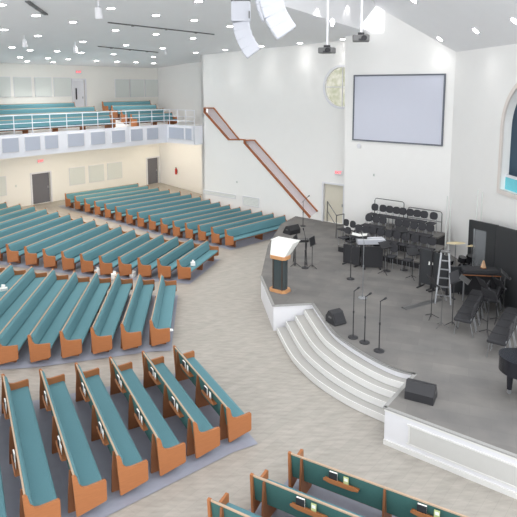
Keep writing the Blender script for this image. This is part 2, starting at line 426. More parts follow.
# screen wall in front of the stair wall, with a sloped top
SCW = 24.5
def cu(x, y): p = onp(x, y, E1, SCW); return (e12(p)[1] + 16, p.z)
sc_l = cu(345, 200)[0]; sc_r = cu(456, 52)
pG = onp(376, 6, E1, SCW)
ws2 = MB(); g = cu(384, 33)
wall_poly(ws2, [(sc_l, .5), (sc_r[0], .5), (sc_r[0], sc_r[1] + .02), (cu(385, 10)[0], cu(385, 10)[1] + .1), (g[0], g[1]), (cu(345, 33)[0], cu(345, 33)[1])], [], EE(SCW, -16), E2, -E1, .3)
struct('wall_screen', ws2, WALL)
# front wall with the arched baptistry opening, u along -AXP from the corner
COR = EE(SCW, sc_r[0] - 16)
CF = COR.dot(AX)
def fu(x, y): p = onp(x, y, AX, CF); return ((COR - p).dot(AXP), p.z)
a_l = fu(502.5, 150)[0]; a_b = fu(503, 190)[1]; arad = 1.75; a_c = a_l + arad; a_s = fu(505, 128)[1]
arch = [(a_l, a_b), (a_l + 2 * arad, a_b)] + [(a_c + arad * math.cos(PI * k / 24), a_s + arad * math.sin(PI * k / 24)) for k in range(25)]
wf = MB(); zc = sc_r[1]
wall_poly(wf, [(0, .5), (9, .5), (9, zc), (0, zc)], [arch], COR, -AXP, -AX, .3)
struct('wall_front', wf, WALL)
def FP(u, z, off=0.0): p = COR - AXP * u - AX * off; return Vector((p.x, p.y, z))
# moulding round the arch
mb = MB(); lp = arch[:]
def arc_ring(off): 
    r = arad + off
    return [(a_l - off, a_b - off), (a_l + 2 * arad + off, a_b - off)] + [(a_c + r * math.cos(PI * k / 24), a_s + r * math.sin(PI * k / 24)) for k in range(25)]
wall_poly(mb, arc_ring(.16), [arc_ring(.0)], FP(0, 0, .05), -AXP, -AX, .07)
struct('trim_3', mb, mat('arch_moulding', rgb(226, 218, 212), 0.6, var=.03))
# baptistry recess, its glass-fronted pool
mb = MB(); D = 1.6
wall_poly(mb, [(a_l - .3, a_b - 1.0), (a_l + 2 * arad + .3, a_b - 1.0), (a_l + 2 * arad + .3, a_s + arad + .4), (a_l - .3, a_s + arad + .4)], [], FP(0, 0, -D), -AXP, -AX, .1)
for uu in (a_l - .35, a_l + 2 * arad + .35): mb.box((0, 0, 0), (.1, D - .3, 4.6), frame(FP(uu, a_b + 1.4, -D / 2 - .1), AXP))
mb.box((0, 0, 0), (2 * arad + .8, D - .3, .1), frame(FP(a_c, a_s + arad + .4, -D / 2 - .1), AXP))
struct('wall_baptistry', mb, SLATE)
bp_ = thing('baptismal_pool', 'turquoise baptismal pool behind the sill of the arched opening', 'pool', FP(a_c, a_b - .9, -D / 2))
MI = Matrix.Translation(bp_.location).inverted()
MB().box((0, 0, 0), (2 * arad + .5, D - .36, .9), MI @ frame(FP(a_c, a_b - .45, -D / 2 - .1), AXP)).build('basin', WHITE, bp_)
MB().box((0, 0, 0), (2 * arad, .04, .46), MI @ frame(FP(a_c, a_b + .23, -.2), AXP)).build('water_front', WATER, bp_)
MB().box((0, 0, 0), (2 * arad + .4, D - .6, .40), MI @ frame(FP(a_c, a_b + .2, -D / 2 - .15), AXP)).build('water', WATER, bp_)
MB().box((0, 0, 0), (2 * arad, .06, .10), MI @ frame(FP(a_c, a_b + .51, -.2), AXP)).build('coping', WHITE, bp_)

# round window
t = MB()
wp = EE(E1W - .03, wcu - 25.2, wc.z)
M = frame(wp, E2, Vector((0, 0, 1)))
outer = [((wrx + .12) * math.cos(2 * PI * k / 40), (wrz + .12) * math.sin(2 * PI * k / 40)) for k in range(40)]
inner = [(wrx * math.cos(2 * PI * k / 40), wrz * math.sin(2 * PI * k / 40)) for k in range(40)]
wall_poly(t, outer, [inner], EE(E1W - .04, wcu - 25.2, wc.z), E2, -E1, .1)
wn = struct('window_1', t, WHITE)
mb = MB(); wall_poly(mb, inner, [], EE(E1W + .13, wcu - 25.2, wc.z), E2, -E1, .02); mb.build('pane', WINM, wn)
mb = MB(); mb.box((0, 0, 0), (.05, .04, 2 * wrz), frame(EE(E1W + .10, wcu - 25.2, wc.z), E2)); mb.box((0, 0, 0), (2 * wrx, .04, .05), frame(EE(E1W + .10, wcu - 25.2, wc.z), E2)); mb.build('muntin', WHITE, wn)

# ------------------------------------------------------------------ doors
def door(i, o, u, n, w, h, m, leaf_open=None, frame_m=None):
    """frame and leaf filling an opening; o is the opening's lower left corner on the wall face"""
    fr = MB(); W = .09
    fr.box((-W / 2, 0, h / 2), (W, .14, h), frame(o, u)); fr.box((w + W / 2, 0, h / 2), (W, .14, h), frame(o, u)); fr.box((w / 2, 0, h + W / 2), (w + 2 * W, .14, W), frame(o, u))
    d = struct('door_%d' % i, fr, frame_m or WHITE)
    q = Vector(o) - Vector(n) * .12
    if leaf_open is None:
        MB().box((w / 2, 0, h / 2), (w - .02, .045, h - .02), frame(q, u)).build('leaf', m, d)
        MB().box((w - .12, 0, 1.0), (.05, .12, .14), frame(q, u)).build('handle', STEEL, d)
    else:
        u2 = Matrix.Rotation(leaf_open, 3, 'Z') @ Vector(u)
        MB().box((w / 2, 0, h / 2), (w - .02, .045, h - .02), frame(q, u2)).build('leaf', m, d)
    return d
door(1, EE(d1[0] - 4, E2W, dz(d1[0])), E1, E2, d1[1] - d1[0], 2.78 - dz(d1[0]), DOORSHADE)  # leaf here is a grey sheet in place of the dark opening
door(2, EE(d2[0] - 4, E2W, dz(d2[0])), E1, E2, d2[1] - d2[0], 2.86 - dz(d2[0]), DOORSHADE)
door(3, EE(d3[0] - 4, E2W, 6.5), E1, E2, d3[1] - d3[0], 2.16, WHITE)
door(4, EE(E1W, sd0 - 25.2, ST), E2, -E1, sd1 - sd0, 2.1, DOORM)
mb = MB().box((0, 0, 0), (.09, .03, .75), frame(EE(d3[0] - 4 + .3, E2W - .08, 7.75), E1)); tag(mb.build('door_window_pane', BLACK), kind='structure')

# ------------------------------------------------------------------ ceiling
def PT(a, b, z): return EE(a, b, z)
ea = lambda b_: 25.5 - (.051 * (b_ + 33) - .35) / .07      # e1 of the M/S crease at e2
Pa = EE(28.2, -29.8, Mz(28.2, -29.8))
b_ = -13.0; Pb = EE(ea(b_), b_, Mz(ea(b_), b_))
# point of S at the photo's (358,29)
nS = Vector((0, 0, 1)) - E2 * .035 + E1 * .07
pS = EE(25.5, -33, 9.95); Pc = onabc(358, 29, pS, nS)
nM = Vector((0, 0, 1)) - E2 * .086; pM = EE(0, -33, 9.6)
Pg = pG
sb = e12(Pb); Pb2 = EE(sb[0] * .2, sb[1] * .2, Mz(0, sb[1] * .2))
# sloped stage ceiling T: level along the front wall, through Pg
dG = CF - Pg.dot(AX); slT = (Pg.z - zc) / dG
nT = Vector((0, 0, 1)) + AX * slT; pT = Vector((COR.x, COR.y, zc))
def Tz(p): return zc + slT * (CF - p.dot(AX))
Pg2 = Pg - AX * 4.0 - AXP * 5; Pg2.z = Tz(Pg2)
def tri_struct(name, pts, m, up=.12):
    mb = MB(); n = len(pts); tri = tessellate_polygon([[Vector((p.x, p.y, 0)) for p in pts]])
    mb.add([tuple(p) for p in pts] + [(p.x, p.y, p.z + up) for p in pts], [tuple(t) for t in tri] + [tuple(i + n for i in t) for t in tri] + [(i, (i + 1) % n, (i + 1) % n + n, i + n) for i in range(n)])
    return struct(name, mb, m)
Q0 = EE(-4, -33.2, Mz(0, -33.2)); Q1 = EE(28.4, -33.2, Mz(0, -33.2))
Qc = EE(-4, 2, Mz(0, 2))
tri_struct('ceiling', [Q0, Q1, EE(28.4, -29.8, Mz(0, -29.8)), Pa, Pb, Pb2, Qc], CEIL)
wl = [EE(28.4, -29.8, Sz(28.4, -29.8)), EE(28.4, -25, Sz(28.4, -25)), EE(25.6, -25, Sz(25.6, -25)), EE(25.6, -13.4, Sz(25.6, -13.4))]
tri_struct('ceiling_stair_side', [Pa] + wl + [Pc, Pb], CEIL)
rec = EE(25.6, -11, 12.2)
tri_struct('ceiling_ridge', [Pb, Pc, Pg, Pg2, Pb2], CEIL)
fend = COR - AXP * 9; fend = Vector((fend.x, fend.y, zc))
q3 = fend - AX * 7; q3.z = Tz(q3); q2 = Pg - AX * 4 - AXP * 5
tri_struct('ceiling_stage', [Pg, Vector((COR.x, COR.y, zc)), fend, q3, Pg2], CEIL)
# upstand closing the gap between the low stair-side ceiling and the ridge, behind the screen wall
up = MB(); a_, b__ = Pc, EE(25.6, -13.4, Sz(25.6, -13.4))
up.add([a_, b__, b__ + Vector((0, 0, 2.2)), a_ + Vector((0, 0, 1.4)), ], [(0, 1, 2, 3)])
ww = MB(); wall_poly(ww, [(0, 9.5), (4.2, 9.5), (4.2, 13.5), (0, 13.5)], [], EE(25.75, -14.6), E2, -E1, .1)
struct('wall_recess', ww, WALL)

def ceil_hit(x, y):
    """ray against the four ceiling planes, in the photo's zones"""
    if x < 372 and y < 29 - .25 * (358 - x) + 1 and x > 268:
        n = (Pc - Pb).cross(Pg - Pb).normalized(); return onabc(x, y, Pb, n), n
    if x >= 372: return onabc(x, y, pT, nT), nT.normalized()
    pm = onabc(x, y, pM, nM); ps = onabc(x, y, pS, nS)
    return (pm, nM.normalized()) if pm.z <= ps.z else (ps, nS.normalized())
LIGHTS = [(36, 15), (1, 4.5), (73, 21.7), (4, 29.5), (38, 35.5), (12, 47), (30, 50), (20, 57), (27, 61), (57, 51), (48, 58), (53, 62), (68, 59), (83, 41.5), (81, 52.5), (96.5, 60.5),
          (111, 8), (115.5, 30), (156, 15), (194, 20), (230, 26), (198.5, 1), (156, 34), (193, 38), (126, 45), (162.5, 48), (113.5, 54), (153.5, 56.7), (136, 62), (153.6, 63), (117, 61.5), (195.7, 52.5), (225.3, 49.5),
          (261.5, 46), (300, 43), (317, 7), (332, 22), (343, 39), (347, 3), (440, 38.7), (476, 30.5), (515, 20.5), (414, 0.5)]
def place_word(x, y):
    for (hx, hy, w) in ((440, 38.7, 'over the stage near the screen wall'), (476, 30.5, 'over the stage, middle one of the row'), (515, 20.5, 'over the stage at the right picture edge'), (414, .5, 'at the top edge above the projection screen')):
        if abs(x - hx) < 2: return w
    return None
LB = ['far left, near the front of the ceiling', 'at the top left corner']
order = sorted(range(len(LIGHTS)), key=lambda i: (round(LIGHTS[i][1] / 12), LIGHTS[i][0]))
rown = {}
for i in order: rown.setdefault(round(LIGHTS[i][1] / 12), []).append(i)
RWORD = {0: 'top', 1: 'second', 2: 'third', 3: 'fourth', 4: 'fifth', 5: 'sixth'}
for rw, ids in rown.items():
    for pos, i in enumerate(ids):
        x, y = LIGHTS[i]; p, n = ceil_hit(x, y)
        lb = place_word(x, y)
        label = ('round recessed downlight ' + lb) if lb else 'round recessed downlight, %s from left in the %s band of ceiling lights' % (ORD[pos], RWORD[rw])
        t = thing('ceiling_light', label, 'ceiling light', p, 0, 'ceiling downlights')
        if n.z < 0: n = -n
        q = n.to_track_quat('Z', 'Y').to_matrix().to_4x4()
        MB().lathe([(.19, -.004), (.19, -.02), (.145, -.022), (.145, -.004)], 20, q).build('trim_ring', WHITE, t)
        MB().lathe([(.143, -.006), (.143, -.014), (.10, -.017), (.0001, -.018)], 20, q).build('diffuser', LAMP, t)
        ld = bpy.data.lights.new('downlight_beam', 'SPOT'); dw = min(25.5 - e12(p)[0], 33 + e12(p)[1], 9 if x < 420 else 1.5); ld.energy = 140 if dw > 3.5 else (170 if x < 190 else 40); ld.spot_size = R(112) if dw > 3.5 else R(96); ld.spot_blend = .6 if dw > 3.5 else 1; ld.shadow_soft_size = .14; ld.color = (1, .985, .965)
        lo = bpy.data.objects.new('downlight_beam', ld); COL.objects.link(lo); lo.parent = t; lo.location = (0, 0, -.06)

# ------------------------------------------------------------------ balcony
BF = -28.2
BZ0, BZ1 = 4.6, 5.75
sl = MB()
def ebox(mb, a0, a1, b0, b1, z0, z1): mb.box((0, 0, 0), (a1 - a0, b1 - b0, z1 - z0), frame(EE((a0 + a1) / 2, (b0 + b1) / 2, (z0 + z1) / 2), E1))
ebox(sl, -4, E1U, E2W, BF - .12, BZ0, BZ0 + .25)
ebox(sl, 24.9, E1U, BF - .12, -25.7, BZ0, BZ0 + .25)
# tiers
TIERS = [(BF - .12, BF - 1.0, 5.55), (BF - 1.0, BF - 2.0, 5.80), (BF - 2.0, BF - 3.0, 6.05), (BF - 3.0, E2W, 6.30)]
for b1_, b0_, z in TIERS: ebox(sl, -4, E1U, b0_, b1_, BZ0 + .25, z)
ebox(sl, 24.9, E1U, BF - .12, -25.7, BZ0 + .25, 5.55)
struct('balcony_slab', sl, WALL)
pf = MB(); ebox(pf, -4, 24.92, BF - .12, BF, BZ0 - .05, BZ1); ebox(pf, 24.78, 24.9, BF - .12, -25.6, BZ0 - .05, BZ1); ebox(pf, 24.78, E1W - .02, -25.7, -25.58, BZ0 - .05, BZ1)
struct('wall_balcony', pf, WHITEP)
# railing
rl = thing('balcony_railing', 'white three-bar railing along the balcony front', 'railing', EE(15, BF - .06, BZ1))
MI = Matrix.Translation(rl.location).inverted()
for zz in (.28, .56, .98):
    m_ = MB(); m_.tube([EE(-3, BF - .06, BZ1 + zz), EE(24.8, BF - .06, BZ1 + zz)], .03 if zz > .9 else .022, 6, MI); m_.build('rail', WHITEP, rl)
for k in range(27):
    a = 24.6 - k * 1.02; MB().tube([EE(a, BF - .06, BZ1 - .02), EE(a, BF - .06, BZ1 + 1.0)], .024, 6, MI).build('post', WHITEP, rl)
r2 = thing('landing_railing', 'white railing of the stair landing at the balcony corner', 'railing', EE(24.84, -26.7, BZ1))
MI = Matrix.Translation(r2.location).inverted()
for zz in (.28, .56, .98): MB().tube([EE(24.84, BF - .06, BZ1 + zz), EE(24.84, -25.65, BZ1 + zz)], .022, 6, MI).build('rail', WHITEP, r2)
for k in range(4): MB().tube([EE(24.84, BF + .2 + k * .78, BZ1 - .02), EE(24.84, BF + .2 + k * .78, BZ1 + 1.0)], .024, 6, MI).build('post', WHITEP, r2)
# grey panels on the balcony front
def apanel(o, u, n, w, h, m, label, group, fm=None):
    t = thing('sound_absorber', label, 'acoustic panel', o, 0, group)
    MI = Matrix.Translation(o).inverted()
    MB().box((0, 0, 0), (w, .05, h), MI @ frame(Vector(o) + Vector(n) * .03, u), .012).build('fabric_face', m, t)
    fr = MB(); M = MI @ frame(Vector(o) + Vector(n) * .015, u)
    for sx in (-1, 1): fr.box((sx * (w / 2 + .015), 0, 0), (.03, .05, h + .06), M)
    for sz in (-1, 1): fr.box((0, 0, sz * (h / 2 + .015)), (w, .05, .03), M)
    fr.build('edge_frame', fm or WHITE, t)
    return t
def bfe1(x, y): return e12(onp(x, y, E2, BF))[0]
for k, (x0, x1) in enumerate([(-20, -3), (2, 18.5), (25, 40), (45, 58), (68, 84), (91, 105), (112, 125), (131, 142.5), (147, 158)]):
    if x1 < 0: continue
    a0, a1 = bfe1(x0, 148), bfe1(x1, 148)
    apanel(EE((a0 + a1) / 2, BF, 5.22), E1, E2, a1 - a0, .72, PANELB, 'grey fabric panel on the balcony front, %s from the left' % ORD[k - 1], 'balcony front panels')
for k, b_ in enumerate((-27.25, -26.1)): apanel(EE(24.78, b_, 5.22), E2, -E1, [1.4, .55][k], .72, PANELB, ['grey fabric panel on the stair landing front, wider one', 'grey fabric panel on the stair landing front beside the stair trim'][k], 'landing front panels')
# wall panels
def wall_panels(spans, z0, z1, what, grp):
    for k, (x0, x1, yy) in enumerate(spans):
        a0 = e12(onp(x0, yy, E2, E2W))[0]; a1 = e12(onp(x1, yy, E2, E2W))[0]
        apanel(EE((a0 + a1) / 2, E2W, (z0 + z1) / 2), E1, E2, a1 - a0, z1 - z0, PANELM, 'pale sound panel %s, %s from left' % (what, ORD[k]), grp)
wall_panels([(-8, 10, 87), (14, 31, 87), (35, 51, 87), (54, 70.5, 87)], 7.62, 8.78, 'left of the upper white door', 'upper left wall panels')
wall_panels([(115, 128.5, 87), (130, 143.5, 87), (145, 157.5, 87)], 7.5, 8.72, 'right of the upper white door', 'upper right wall panels')
wall_panels([(-8, 6, 190), (69.5, 84.5, 176), (89, 103.5, 174), (107.5, 121.5, 170)], 1.72, 2.85, 'under the balcony', 'lower wall panels')
# balcony pews
def bpew(a0, a1, b, z, label): 
    place_pew(EE((a0 + a1) / 2, b + .33, z), E2, a1 - a0, label, 'pews on the balcony')
for k, (b, z, l1, r0, r1) in enumerate([(BF - .85, 5.55, 20.9, 22.4, 26.0), (BF - 1.85, 5.8, 21.6, 22.4, 26.1), (BF - 2.85, 6.05, 21.2, 22.4, 26.3), (BF - 3.85, 6.30, 20.4, 22.4, 26.6)]):
    bpew(11.5, l1, b, z + .002, 'teal balcony pew left of the aisle, %s row behind the railing' % ORD[k])
    bpew(r0 + .1, r1, b, z + .002, 'teal balcony pew right of the aisle, %s row behind the railing' % ORD[k])
# warm spotlights under the balcony
for k, x in enumerate((2, 38, 54, 66, 72, 90, 96, 106, 113, 131, 137, 150)):
    a = e12(onp(x, 150, E2, BF - 1.2))[0]
    p = EE(a, BF - 1.2, BZ0)
    t = thing('under_balcony_spotlight', 'small warm spotlight under the balcony, %s from the left' % ORD[k], 'spotlight', p, 0, 'under-balcony spotlights')
    MB().lathe([(.07, 0), (.07, -.03), (.10, -.06), (.10, -.14)], 14).build('housing', WHITE, t)
    MB().lathe([(.085, -.141), (.085, -.15), (.0001, -.152)], 14).build('lens', WARM, t)
for k, b_ in enumerate((-31.2, -29.2, -27.0)):
    t = thing('under_balcony_spotlight', 'small warm spotlight under the stair landing, %s from the back wall' % ORD[k], 'spotlight', EE(26.8, b_, BZ0), 0, 'under-balcony spotlights')
    MB().lathe([(.07, 0), (.07, -.03), (.10, -.06), (.10, -.14)], 14).build('housing', WHITE, t)
    MB().lathe([(.085, -.141), (.085, -.15), (.0001, -.152)], 14).build('lens', WARM, t)

# ------------------------------------------------------------------ stage
def P2(p): return (p.x, p.y)
def sp(x, y): return at(x, y, ST)
def cat(pts, n=8):                                       # smooth curve through points
    out = []
    Q = [pts[0]] + pts + [pts[-1]]
    for i in range(1, len(Q) - 2):
        for k in range(n):
            t = k / n; p0, p1, p2, p3 = (Vector(q) for q in Q[i - 1:i + 3])
            out.append(.5 * (2 * p1 + (p2 - p0) * t + (2 * p0 - 5 * p1 + 4 * p2 - p3) * t * t + (3 * p1 - p0 - 3 * p2 + p3) * t ** 3))
    out.append(Vector(pts[-1])); return out
nearc = sp(385, 407); nright = sp(517, 456); nd = (nright - nearc).normalized()
tend = sp(415, 374); lc = sp(273.5, 305.5); c5 = sp(313, 303.5)
top = cat([P2(c5), P2(sp(331, 329)), P2(sp(346, 342)), P2(sp(370, 357)), P2(sp(395, 369)), P2(tend)])
top = [Vector((p.x, p.y)) for p in top]
bot_ = [at(277, 333), at(291.5, 360), at(309, 379), at(327, 393), at(352, 408), at(387, 424)]
bot = [Vector(P2(p)) for p in cat([P2(p) for p in bot_])]
lb = sp(261, 276)
stage_out = [P2(nearc + nd * 7.5), P2(nearc)] + [P2(tend)] + [tuple(p) for p in reversed(top[:-1])] + [P2(lc), P2(lb), P2(sp(268, 245)), P2(sp(281, 224)), P2(EE(E1W, -18.2)), P2(EE(E1W, -14.5)), P2(EE(SCW + .2, -14.5)), P2(EE(SCW + .2, -9.6)), P2(COR - AXP * 9 + AX * .2)]
mb = MB(); mb.prism(stage_out, 0, ST - .012, axis='z'); struct('stage_wall', mb, WHITE)
mb = MB(); mb.prism(stage_out, ST - .012, ST, axis='z'); struct('stage_floor', mb, STAGEM)
# nosing strip along the stage edge
mb = MB(); path = [nearc + nd * 7.5, nearc, tend] + [Vector((p.x, p.y, 0)) for p in reversed(top[:-1])] + [lc, lb]
for a, c in zip(path, path[1:]):
    a = Vector((a.x, a.y, ST)); c = Vector((c.x, c.y, ST)); L = (c - a).length
    mb.box((0, 0, -.012), (L + .04, .09, .035), frame((a + c) / 2, c - a))
struct('trim_4', mb, EDGE)
# white frame and grey inset panel of the near stage front, white base moulding
nn = Vector((nd.y, -nd.x, 0)); nn = nn if nn.y < 0 else -nn
def nf(s, z, o=0.0): p = nearc + nd * s + nn * o; return Vector((p.x, p.y, z))
mb = MB(); mb.box((4.0, 0, 0), (6.8, .02, .42), frame(nf(0, .46, .006), nd)); struct('wall_stage_panel', mb, SKIRT)
mb = MB()
mb.box((3.75, 0, 0), (7.5, .05, .12), frame(nf(0, .06, .02), nd)); mb.box((3.75, 0, 0), (7.5, .04, .05), frame(nf(0, .845, .015), nd))
for z in (.235, .685): mb.box((4.0, 0, 0), (6.9, .03, .03), frame(nf(0, z, .012), nd))
mb.box((.6, 0, 0), (.03, .03, .45), frame(nf(0, .46, .012), nd))
struct('baseboard_stage', mb, NOSE)
# four curved steps
t = thing('stage_steps', 'flight of wide curved white steps up to the stage', 'steps', (bot[20].x, bot[20].y, 0))
MI = Matrix.Translation(t.location).inverted()
NS = 5
def lerp_line(f): return [b.lerp(a, f) for a, b in zip(top, bot)]
back = [p + (p - q).normalized() * .02 for p, q in zip(top, bot)]
for k in range(NS - 1):
    ln = lerp_line(k / (NS - 1)); nx = lerp_line((k + 1) / (NS - 1)); z1 = ST * (k + 1) / NS
    poly = [tuple(p) for p in ln] + [tuple(p) for p in reversed(nx)]
    MB().prism(poly, 0, z1, axis='z', M=MI).build('step', STEPM, t)
    nm = MB()
    inn = [a.lerp(b, .07) for a, b in zip(ln, nx)]
    nm.prism([tuple(p) for p in ln] + [tuple(p) for p in reversed(inn)], z1, z1 + .006, axis='z', M=MI)
    ou = [a - (b - a).normalized() * .008 for a, b in zip(ln, nx)]
    nm.prism([tuple(p) for p in ou] + [tuple(p) for p in reversed(ln)], z1 - .17, z1 + .006, axis='z', M=MI)
    nm.build('nosing', NOSE, t)

# ------------------------------------------------------------------ lectern
q = sp(280, 290.5)
t = thing('lectern', 'light oak lectern with smoked clear body and flared white top at the stage corner', 'lectern', q, R(-35))
oct_ = lambda a, b_, c: [(-a, -b_ + c), (-a + c, -b_), (a - c, -b_), (a, -b_ + c), (a, b_ - c), (a - c, b_), (-a + c, b_), (-a, b_ - c)]
MB().prism(oct_(.36, .27, .12), 0, .09, axis='z').build('base', LECT, t)
MB().prism(oct_(.26, .17, .08), .09, 1.22, axis='z').build('body', ACRYL, t)
for sx in (-1, 1): MB().box((sx * .19, -.175, .65), (.04, .02, 1.12)).build('corner_strip', DARK, t)
MB().prism(oct_(.34, .25, .10), 1.22, 1.34, axis='z').build('collar', LECT, t)
def loft(b0, b1, z0, z1): 
    return MB().add([(b0[0], b0[1], z0), (b0[2], b0[1], z0), (b0[2], b0[3], z0), (b0[0], b0[3], z0), (b1[0], b1[1], z1), (b1[2], b1[1], z1), (b1[2], b1[3], z1), (b1[0], b1[3], z1)], [(3, 2, 1, 0), (4, 5, 6, 7), (0, 1, 5, 4), (1, 2, 6, 5), (2, 3, 7, 6), (3, 0, 4, 7)])
loft((-.30, -.20, .30, .20), (-.36, -.02, .56, .42), 1.34, 1.84).build('flared_hood', PAPER, t)
MB().box((.10, .20, 1.85), (.95, .50, .025), None, .008).build('reading_top', PAPER, t)

# ------------------------------------------------------------------ microphone stands
def mic_stand(x, y, label, h=1.45, boom=0.0, ang=0, base='round', grp='microphone stands', m=BLACK):
    q = sp(x, y)
    t = thing('microphone_stand', label, 'microphone stand', q, R(ang), grp)
    if base == 'round': MB().lathe([(.15, 0), (.15, .02), (.12, .035), (.03, .045), (.02, .06)], 20).build('base', m, t)
    else:
        for k in range(3):
            a = 2 * PI * k / 3; MB().tube([(0, 0, .16), (.30 * math.cos(a), .30 * math.sin(a), .012)], .012, 6).build('leg', m, t)
    MB().tube([(0, 0, .02), (0, 0, h * .55)], .017, 8).tube([(0, 0, h * .5), (0, 0, h)], .012, 8).build('pole', m, t)
    MB().tube([(0, 0, h * .53), (0, 0, h * .58)], .026, 8).build('clutch', m, t)
    tip = Vector((0, 0, h))
    if boom:
        MB().tube([(-boom * .4, 0, h - .08), (boom, 0, h + .16)], .010, 6).build('boom', m, t); tip = Vector((boom, 0, h + .16))
    M = Matrix.Translation(tip) @ Matrix.Rotation(R(55), 4, 'Y')
    MB().lathe([(.012, -.02), (.017, .10), (.027, .13), (.032, .16), (.027, .19), (.010, .205)], 12, M).build('microphone', BLACK, t)
    return t
mic_stand(353, 337.5, 'round-based microphone stand nearest the floor monitor by the steps', 1.42, 0, 10)
mic_stand(364.5, 342.5, 'middle one of three microphone stands at the top of the steps', 1.38, 0, 0)
mic_stand(379, 351, 'front right one of three microphone stands at the top of the steps', 1.45, 0, -10)
mic_stand(362.5, 298, 'tall pale-topped microphone stand behind the three at the steps', 2.05, .2, 100, m=STEEL)
mic_stand(350.5, 279, 'low microphone stand in front of the black keyboard panels', 1.2, 0, 40)
mic_stand(387, 271, 'microphone stand at the right end of the black keyboard panels', 1.2, .25, 60)
mic_stand(391, 262, 'microphone stand right of the keyboard before the choir chairs', 1.4, 0, 60)
mic_stand(404, 270, 'thin microphone stand between keyboard and black screen panels', 1.4, 0, 60)
# keyboard stands group next to the lectern
def x_stand(x, y, label, rot):
    q = sp(x, y); t = thing('keyboard_stand', label, 'keyboard stand', q, R(rot))
    for s in (-1, 1):
        MB().box((s * .31, 0, 1.02), (.05, .34, .12), None, .02).build('end_cheek', BLACK, t)
        for a in (-1, 1):
            MB().tube([(s * .25, a * .26, .02), (s * .25, -a * .16, .96)], .02, 6).build('leg', BLACK, t)
        MB().tube([(s * .25, -.30, .02), (s * .25, .30, .02)], .016, 6).build('foot', BLACK, t)
    MB().box((0, 0, 1.01), (.60, .30, .10), None, .015).build('keyboard_body', BLACK, t)
    MB().box((0, -.06, 1.062), (.54, .14, .014)).build('keys', GREYM, t)
    return t
x_stand(300, 264, 'slim black keyboard on crossed legs behind the lectern', 4)
for k, (x, y, lb_) in enumerate([(296.5, 266, 'black music stand left of the slim keyboard legs'), (303, 267.5, 'black music stand in the middle behind the lectern'), (312, 267, 'black music stand rightmost beside the slim keyboard')]):
    pass
def music_stand(x, y, label, h=1.15, ang=0, tilt=50, m=BLACK):
    q = sp(x, y); t = thing('music_stand', label, 'music stand', q, R(ang), 'music stands')
    for k in range(3):
        a = 2 * PI * k / 3 + .3; MB().tube([(0, 0, .14), (.24 * math.cos(a), .24 * math.sin(a), .012)], .012, 6).build('leg', m, t)
    MB().tube([(0, 0, .05), (0, 0, h)], .013, 8).build('pole', m, t)
    M = Matrix.Translation((0, 0, h + .08)) @ Matrix.Rotation(R(tilt), 4, 'X')
    MB().box((0, 0, 0), (.50, .34, .012), M, .004).build('desk', m, t)
    MB().box((0, -.17, .03), (.50, .012, .06), M).build('lip', m, t)
    return t
music_stand(295.5, 266, 'black music stand left of the slim keyboard behind the lectern', 1.05, 70, 80)
music_stand(312, 268, 'black music stand right of the slim keyboard behind the lectern', 1.05, 60, 80)
mic_stand(305, 268, 'microphone stand among the slim keyboard legs behind the lectern', 1.3, .2, 100)
mic_stand(303, 226, 'microphone stand at the far stage corner by the pew end', 1.35, .2, 20)
# floor monitors
def monitor(x, y, rot, label, w=.62, s=1.0):
    q = sp(x, y); t = thing('floor_monitor', label, 'loudspeaker', q, R(rot), 'floor monitor loudspeakers')
    prof = [(-.26 * s, 0), (.24 * s, 0), (.26 * s, .05 * s), (.05 * s, .38 * s), (-.12 * s, .42 * s), (-.27 * s, .20 * s)]
    MB().prism(prof, -w / 2, w / 2).build('cabinet', BLACK, t)
    a = math.atan2(.33, -.21)
    M = Matrix.Translation((0, .165 * s, .22 * s)) @ Matrix.Rotation(-(PI / 2 - math.atan2(.21, .33)), 4, 'X')
    MB().box((0, 0, .0), (w - .06, .33 * s, .02), M, .006).build('grille', BLACKF, t)
    for sx in (-1, 1):
        MB().box((sx * (w / 2 + .004), -.02, .22 * s), (.012, .14, .06), None, .004).build('handle', GREYM, t)
    return t
monitor(336, 322.5, -150, 'wedge floor monitor at the head of the steps', .44, .95)
monitor(421, 397, 62 - 180 + 90, 'large wedge floor monitor on the near stage corner', .66, 1.0)
monitor(291.5, 233, 40, 'black floor monitor near the pew end at the far stage edge', .70, 1.05)

# ------------------------------------------------------------------ keyboard with two black front panels
def kpanel(x0, y0, x1, y1, h, label):
    a, b = sp(x0, y0), sp(x1, y1); u = (b - a); L = u.length
    t = thing('keyboard_screen', label, 'panel', (a + b) / 2, math.atan2(u.y, u.x), 'black panels before the keyboard')
    MB().box((0, .0, h / 2 + .03), (L, .06, h), None, .01).build('board', BLACKF, t)
    for sx in (-1, 1): MB().box((sx * (L / 2 - .12), .0, .02), (.06, .5, .04)).build('foot', BLACK, t)
    for sx in (-1, 1): MB().box((sx * (L / 2 - .02), -.035, h / 2 + .03), (.03, .02, h)).build('edge_strip', BLACK, t)
    return t
kpanel(343.5, 262.5, 360, 266.5, .78, 'black panel before the white keyboard, left one')
kpanel(361, 267.5, 382.5, 268, .86, 'black panel before the white keyboard, right one')
kq = sp(371, 264.5); t = thing('stage_keyboard', 'white stage keyboard on a stand behind the black panels', 'keyboard', kq, R(2))
MB().box((0, .15, .96), (1.15, .42, .20), None, .02).build('keyboard_body', ARRAYM, t)
MB().box((0, .02, 1.066), (1.05, .15, .014)).build('keys', KEYS, t)
MB().box((0, .30, 1.07), (1.05, .10, .02)).build('control_strip', KEYS, t)
for s in (-1, 1):
    MB().tube([(s * .4, -.05, .02), (s * .4, .34, .94)], .018, 6).build('leg', BLACK, t); MB().tube([(s * .4, .36, .02), (s * .4, -.04, .94)], .018, 6).build('leg', BLACK, t)
M = Matrix.Translation((-.62, .30, 1.30)) @ Matrix.Rotation(R(18), 4, 'Y')
